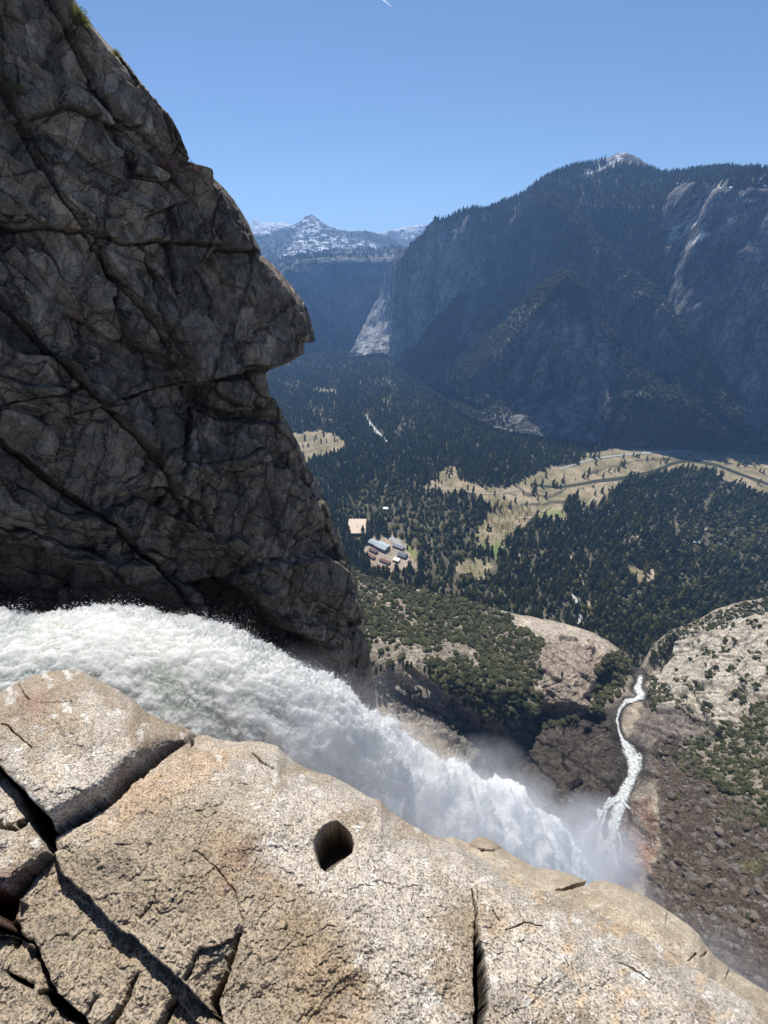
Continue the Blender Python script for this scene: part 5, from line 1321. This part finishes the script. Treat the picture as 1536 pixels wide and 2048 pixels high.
# boulders
m = M("boulder_granite", .9, .25); r_n = m.attr("rnd"); a_ = m.noise(.9, 6, .7)
m.color(m.mix(1.0, m.ramp(r_n, [(0, (.075, .054, .040)), (.6, (.13, .10, .075)), (.93, (.16, .14, .12)), (1, (.25, .225, .19))]), m.ramp(a_, [(.3, .6), (.5, 1), (.7, 1.4)]), 'MULTIPLY')); m.bump(a_, .4, .8); m_bld = m.m
dn = np.clip(GA['talus'] * 1.0 + GA['shade'] * .1 + GA['dark'] * .35 * sstep(1560, 1620, y_) + .12 * GA['open1'], 0, 1) * GA['calm']
qk, r_, c_ = scatter_pts(P_, dn * (1 - .45 * sstep(.0, .3, fbm(P_, 60, 3, 850))), 2.5, 34000)
szk = .35 + 3.4 * rng.random(len(qk)) ** 14 + .55 * rng.random(len(qk)) ** 2
bx_, by_ = proj(qk); show = (bx_ > 1240) & (bx_ < 1530) & (by_ < 1960) & (by_ < np.interp(bx_, [a[0] for a in C2], [a[1] for a in C2]) - 6)
o_ = np.argsort(-szk / np.linalg.norm(qk, axis=1) * show); ind = o_[:280]; rest = np.setdiff1d(np.arange(len(qk)), ind)
rk_me = [mk_mesh("boulder", V, Fq, False, {"rnd": np.full(len(V), t_)}, None, m_bld) for (V, Fq) in RCK for t_ in (.3, .6, .8)]
for i in ind:
    s_ = float(szk[i]) * 1.25
    link("boulder", random.choice(rk_me), "angular grey brown boulder lying on the talus slope right of the cascade", "boulder", group="boulders on the talus slope", loc=qk[i], rot=(random.uniform(-.4, .4), random.uniform(-.4, .4), random.random() * 6.28), scale=(s_, s_ * random.uniform(.7, 1.1), s_ * random.uniform(.7, 1.1)))
scatter_mesh("rubble", RCK, qk[rest], szk[rest], szk[rest], m_bld, "brown rubble and boulders covering the talus slope", lean=.3)

# tall thin pines on the brow of the shoulder, each with trunk and crown
m = M("pine_bark", .9); m.color(m.mix(m.noise(2, 4), (.10, .075, .055), (.22, .17, .13))); m_bark = m.m
def pine_parts(seed):
    r = np.random.default_rng(seed)
    k = 7; rings = 7; V = []
    for j in range(rings):
        t_ = j / (rings - 1); rr = .016 * (1 - t_) + .003
        for i in range(k): V.append([rr * cos(2 * pi * i / k) + .01 * sin(3 * t_ + seed), rr * sin(2 * pi * i / k), t_ * .98])
    Fq = [[j * k + i, j * k + (i + 1) % k, (j + 1) * k + (i + 1) % k, (j + 1) * k + i] for j in range(rings - 1) for i in range(k)]
    tr_ = (np.array(V), np.array(Fq))
    V, Fq = [], []
    for b_ in range(150):
        z_ = .30 + .68 * r.random() ** .9; L = .13 * (1.05 - z_) ** .6 * (.5 + .8 * r.random()) ; a_ = r.random() * 2 * pi
        tip = np.array([cos(a_) * L, sin(a_) * L, z_ - .02 + .03 * r.random()])
        for q in range(5):
            t_ = .35 + .65 * r.random(); c = np.array([0, 0, z_]) * (1 - t_) + tip * t_ + r.normal(size=3) * .008
            d1 = r.normal(size=3); d1 /= np.linalg.norm(d1); d2 = np.cross(d1, r.normal(size=3)); d2 /= np.linalg.norm(d2)
            s_ = .022 + .016 * r.random(); n0 = len(V)
            V += [c + d1 * s_, c - d1 * s_ * .6 + d2 * s_, c - d1 * s_ * .6 - d2 * s_]; Fq.append([n0, n0 + 1, n0 + 2])
    return tr_, (np.array(V), np.array(Fq))
PN = []
for s_ in range(4):
    (tv, tf), (cv_, cf_) = pine_parts(1000 + s_)
    PN.append((mk_mesh("trunk", tv, tf, True, mat=m_bark), solo_mesh("crown", cv_, cf_, m_scr, .35 + .1 * s_)))
pines = [(752, 1352, 20), (762, 1345, 17), (757, 1385, 20), (770, 1398, 18), (786, 1342, 15), (813, 1344, 22), (822, 1338, 15), (858, 1352, 24), (735, 1350, 14), (803, 1372, 12), (846, 1396, 13), (921, 1444, 17), (936, 1446, 13), (795, 1435, 14), (888, 1450, 12), (849, 1345, 14), (875, 1395, 11)]
def g_hit(x, y): return gorge_at(np.array([x]), np.array([y]))[0]
for k_, (x, y, h_) in enumerate(pines):
    o = link("pine_tree", None, "thin sparse pine on the brow of the granite shoulder above the spray", "tree", group="thin pines on the brow of the shoulder", loc=g_hit(x, y) - np.array([0, 0, .8]), rot=(0, 0, k_ * 1.3), scale=(h_ * 1.15, h_ * 1.15, h_ * 1.15))
    a_, b_ = PN[k_ % 4]
    link("trunk", a_, parent=o); link("crown", b_, parent=o)

# bushes growing out of the cliff
m = M("reddish_twigs", .9); m.color(m.mix(m.noise(6, 3), (.22, .12, .10), (.36, .25, .21))); m_red = m.m
def twig_bush(seed, n=260, up=.8, leaf=True):
    r = np.random.default_rng(seed); V, Fq = [], []; V2, F2 = [], []
    for i in range(n):
        a_ = r.random() * 2 * pi; el = .15 + 1.35 * r.random(); L = .45 + .55 * r.random()
        d_ = np.array([cos(a_) * cos(el), sin(a_) * cos(el), sin(el) * up]); p0 = d_ * .15 * r.random(); p1 = d_ * L
        s_ = np.cross(d_, r.normal(size=3)); s_ /= np.linalg.norm(s_) + 1e-9; n0 = len(V)
        V += [p0 - s_ * .012, p0 + s_ * .012, p1]; Fq.append([n0, n0 + 1, n0 + 2])
        for q in range(5):
            c = p1 * (.6 + .45 * r.random()) + r.normal(size=3) * .05; d1 = r.normal(size=3); d1 /= np.linalg.norm(d1); d2 = np.cross(d1, r.normal(size=3)); d2 /= np.linalg.norm(d2)
            s2 = .03 + .03 * r.random(); n1_ = len(V2); V2 += [c + d1 * s2, c - d1 * s2 * .6 + d2 * s2 * .7, c - d1 * s2 * .6 - d2 * s2 * .7]; F2.append([n1_, n1_ + 1, n1_ + 2])
    return (np.array(V), np.array(Fq)), (np.array(V2), np.array(F2))
for k_, (x, y, s_, sz_, mt, lab) in enumerate([
    (325, 342, 1.0, 1.1, m_red, "reddish leafless bush rooted in a crack high on the dark cliff"),
    (362, 352, .7, .7, m_red, "smaller reddish bush beside the larger one on the cliff"),
    (148, 66, .55, 1.0, m_scr, "slender green bush growing upright near the top edge of the cliff"),
    (408, 352, .4, .35, m_scr, "low green bush on the cliff's skyline notch"),
    (222, 122, .3, .35, m_scr, "small dark tuft tucked into the upper cliff edge"),
    (20, 195, .6, .45, m_scr, "dark green tuft in a hollow at the left side of the cliff")]):
    (v1, f1_), (v2, f2_) = twig_bush(1100 + k_)
    p = cliff_at(x, y) + nn * .25
    o = link("cliff_bush", None, lab, "bush", loc=p, scale=(s_, s_, sz_), rot=(0, 0, k_))
    link("twigs", mk_mesh("twigs", v1, f1_, False, mat=m_bark if mt is m_scr else m_red), parent=o)
    link("foliage", solo_mesh("foliage", v2, f2_, mt, .4 + .1 * k_), parent=o)

# ------------------------------------------------------------------ village
def box(V, Fq, x0, x1, y0, y1, z0, z1):
    n0 = len(V); V += [[x, y, z] for z in (z0, z1) for y in (y0, y1) for x in (x0, x1)]
    Fq += [[n0 + i for i in f] for f in ([0, 2, 3, 1], [4, 5, 7, 6], [0, 1, 5, 4], [2, 6, 7, 3], [0, 4, 6, 2], [1, 3, 7, 5])]
def gable(V, Fq, L, Wd, z0, rise, ov=1.0):
    a, b = L / 2 + ov, Wd / 2 + ov; n0 = len(V); t = .5
    V += [[-a, -b, z0], [a, -b, z0], [a, b, z0], [-a, b, z0], [-a, 0, z0 + rise], [a, 0, z0 + rise], [-a, -b, z0 - t], [a, -b, z0 - t], [a, b, z0 - t], [-a, b, z0 - t]]
    Fq += [[n0 + i for i in f] for f in ([0, 1, 5, 4], [2, 3, 4, 5], [0, 6, 7, 1], [1, 7, 8, 2], [2, 8, 9, 3], [3, 9, 6, 0], [6, 9, 8, 7])]
    Fq += [[n0, n0 + 4, n0 + 3, n0 + 3], [n0 + 1, n0 + 2, n0 + 5, n0 + 5]]
def quads_obj(name, V, Fq, mat, parent):
    me = bpy.data.meshes.new(name); me.from_pydata([tuple(v) for v in V], [], [tuple(dict.fromkeys(f)) for f in Fq]); me.materials.append(mat); me.update()
    return link(name, me, parent=parent)
def flatmat(name, c, rib=None):
    m = M(name, .8); m.color(m.mix(m.noise(.8, 3), tuple(x * .85 for x in c), tuple(min(1, x * 1.12) for x in c))); return m.m
mw = flatmat("wall_paint", (.25, .2, .15)); mglass = flatmat("window_glass", (.03, .04, .05))
BL = [ # px, py, length, width, height, angle, roof colour, type, label
 (714, 1056, 62, 88, 8, 0, (.62, .48, .36), 'ribbed', "long flat tan roofed building with parallel ribs in the trees"),
 (703, 1062, 14, 34, 5, 0, (.6, .58, .55), 'flat', "narrow white roofed annex left of the long tan roof"),
 (748, 1089, 34, 20, 9, -35, (.40, .45, .47), 'gable', "grey green roofed hall at the upper left of the village"),
 (765, 1096, 42, 30, 10, -38, (.45, .50, .51), 'gable', "largest grey green roofed hall at the village centre"),
 (747, 1103, 30, 12, 6, -38, (.16, .10, .09), 'gable', "dark brown roofed shed beside the grey green hall"),
 (742, 1114, 30, 11, 5, -40, (.20, .11, .09), 'gable', "reddish brown roofed lodge at the left edge of the village"),
 (770, 1124, 34, 11, 5, -30, (.19, .10, .08), 'gable', "long reddish brown roofed lodge at the bottom of the village"),
 (805, 1112, 28, 20, 7, -28, (.17, .18, .20), 'gable', "dark slate roofed house at the right of the village"),
 (797, 1095, 38, 14, 6, -32, (.25, .25, .27), 'gable', "long grey roofed block above the slate roofed house"),
 (793, 1121, 20, 16, 5, -25, (.72, .68, .62), 'flat', "bright white roofed building in the village yard"),
 (771, 1019, 20, 14, 6, -10, (.72, .70, .66), 'flat', "white roofed house alone among the trees above the village"),
 (760, 1135, 12, 7, 4, 20, (.5, .2, .13), 'gable', "small rust red hut at the foot of the village"),
 (1408, 1060, 26, 12, 5, 20, (.62, .62, .62), 'gable', "pale roofed cabin among campground trees right of the forest"),
 (1392, 1086, 18, 10, 4, -20, (.45, .5, .56), 'gable', "bluish roofed cabin beside the campground road"),
 (1448, 1078, 18, 9, 4, 35, (.58, .55, .5), 'gable', "tan roofed cabin farthest right in the campground"),
]
for (x, y, L, Wd, Hh, an_, rc, typ, lab) in BL:
    o = link("building", None, lab, "building", loc=at_z(x, y, FLOOR + .3), rot=(0, 0, radians(an_)))
    V, Fq = [], []; box(V, Fq, -L / 2, L / 2, -Wd / 2, Wd / 2, 0, Hh); quads_obj("wall", V, Fq, mw, o)
    V, Fq = [], []; rm = flatmat("roof_cover", rc)
    if typ == 'gable': gable(V, Fq, L, Wd, Hh + .05, Wd * .22)
    else: box(V, Fq, -L / 2 - .5, L / 2 + .5, -Wd / 2 - .5, Wd / 2 + .5, Hh + .02, Hh + .8)
    rf = quads_obj("roof", V, Fq, rm, o)
    if typ == 'ribbed':
        V, Fq = [], []
        for k_ in range(7): xx = -L / 2 + 5 + k_ * (L - 10) / 6; box(V, Fq, xx - 1, xx + 1, -Wd / 2, Wd / 2, Hh + .82, Hh + 2.4)
        quads_obj("roof_rib", V, Fq, flatmat("rib_cover", (.7, .6, .5)), rf)
    V, Fq = [], []
    nwn = max(2, int(L / 5))
    for k_ in range(nwn):
        xx = -L / 2 + (k_ + .5) * L / nwn; box(V, Fq, xx - .8, xx + .8, -Wd / 2 - .06, -Wd / 2 + .1, 1.2, min(Hh - .6, 3))
    quads_obj("windows", V, Fq, mglass, o)

# cars parked along the meadow road
def car_mesh():
    V, Fq = [], []
    prof = [(-2.2, .5), (-2.2, 1.0), (-1.3, 1.1), (-.7, 1.6), (.9, 1.6), (1.6, 1.05), (2.2, .95), (2.2, .5)]
    n = len(prof)
    for yy in (-.9, .9):
        V += [[a, yy, b] for a, b in prof]
    Fq += [[i, (i + 1) % n, n + (i + 1) % n, n + i] for i in range(n)]
    me = bpy.data.meshes.new("body"); me.from_pydata([tuple(v) for v in V], [], [tuple(f) for f in Fq] + [tuple(range(n))[::-1], tuple(range(n, 2 * n))]); me.update()
    return me
wheel_me = bpy.data.meshes.new("wheel"); k = 10
wheel_me.from_pydata([(.34 * cos(2 * pi * i / k), s_, .34 * sin(2 * pi * i / k)) for s_ in (-.12, .12) for i in range(k)], [], [(i, (i + 1) % k, k + (i + 1) % k, k + i) for i in range(k)] + [tuple(range(k)), tuple(range(k, 2 * k))])
wheel_me.materials.append(flatmat("tyre_rubber", (.03, .03, .03)))
cms = []
for nm, c in (("white", (.8, .8, .8)), ("silver", (.5, .52, .54)), ("dark", (.06, .06, .07))):
    me = car_mesh(); me.materials.append(flatmat(nm + "_car_paint", c)); cms.append(me)
rd = [(1283, 904.5), (1320, 903.5), (1360, 902), (1386, 901), (1400, 902)]
for k_ in range(26):
    x = 1284 + k_ * 4.3; y = float(np.interp(x, [a[0] for a in rd], [a[1] for a in rd])) - .4
    c = 0 if k_ % 5 else (1 if k_ % 2 else 2)
    nm = ("white", "silver", "dark")[c]
    o = link("parked_car", None, f"tiny {nm} car in the row parked along the meadow road", "car", group=f"{nm} cars parked along the meadow road", loc=at_z(x, y, FLOOR + 1.8), rot=(0, 0, radians(5 + 6 * random.random())), scale=(1.3, 1.3, 1.3))
    link("body", cms[c], parent=o)
    for wx_ in (-1.35, 1.35):
        for wy_ in (-.85, .85): link("wheel", wheel_me, parent=o, loc=(wx_, wy_, .34))

# vapour trail
p0, p1 = ray(762, -4), ray(783, 13); p0 = p0 / p0[2] * 9000; p1 = p1 / p1[2] * 9000
dv = p1 - p0; s_ = np.cross(dv, [0, 0, 1.0]); s_ /= np.linalg.norm(s_); u_ = np.cross(s_, dv); u_ /= np.linalg.norm(u_)
V = []; nk = 12; ns = 10
for j in range(nk):
    t_ = j / (nk - 1); r_ = 24 * (.35 + .65 * (1 - t_)) * (1 if 0 < j < nk - 1 else .1)
    for i in range(ns): V.append(p0 + dv * t_ + (s_ * cos(2 * pi * i / ns) + u_ * sin(2 * pi * i / ns)) * r_)
m = M("vapour", 1, 0); m.color((.95, .95, .97)); t_ = m.n("ShaderNodeBsdfTranslucent"); t_.inputs[0].default_value = (.95, .95, .97, 1); m.l(t_.outputs[0], m.out.inputs[0])
link("contrail", mk_mesh("contrail", np.array(V), [[j * ns + i, j * ns + (i + 1) % ns, (j + 1) * ns + (i + 1) % ns, (j + 1) * ns + i] for j in range(nk - 1) for i in range(ns)], True, mat=m.m),
     "short white vapour trail high in the blue sky", "contrail")

# mist puffs and the valley haze
for (x, y, z_, r_, d_) in ((1180, 1700, -300, (32, 28, 46), .34), (1225, 1800, -330, (36, 30, 28), .15), (1420, 1985, -230, (40, 24, 22), .10)):
    blob(at_z(x, y, z_), r_, d_)
hz = bpy.data.meshes.new("haze")
x0, x1, y0, y1, z0_, z1_ = -9600, 9600, -2600, 16600, -797, 1060
hz.from_pydata([(x, y, z) for z in (z0_, z1_) for y in (y0, y1) for x in (x0, x1)], [], [(0, 2, 3, 1), (4, 5, 7, 6), (0, 1, 5, 4), (2, 6, 7, 3), (0, 4, 6, 2), (1, 3, 7, 5)])
m = M("haze_air", 1, 0); m.t.nodes.remove(m.b)
pv = m.n("ShaderNodeVolumePrincipled"); pv.inputs["Color"].default_value = (.29, .54, 1.0, 1); pv.inputs["Density"].default_value = 6.2e-5; pv.inputs["Anisotropy"].default_value = .2
m.l(pv.outputs[0], m.out.inputs["Volume"]); hz.materials.append(m.m)
link("haze", hz, kind='stuff', label="blue haze filling the valley air")
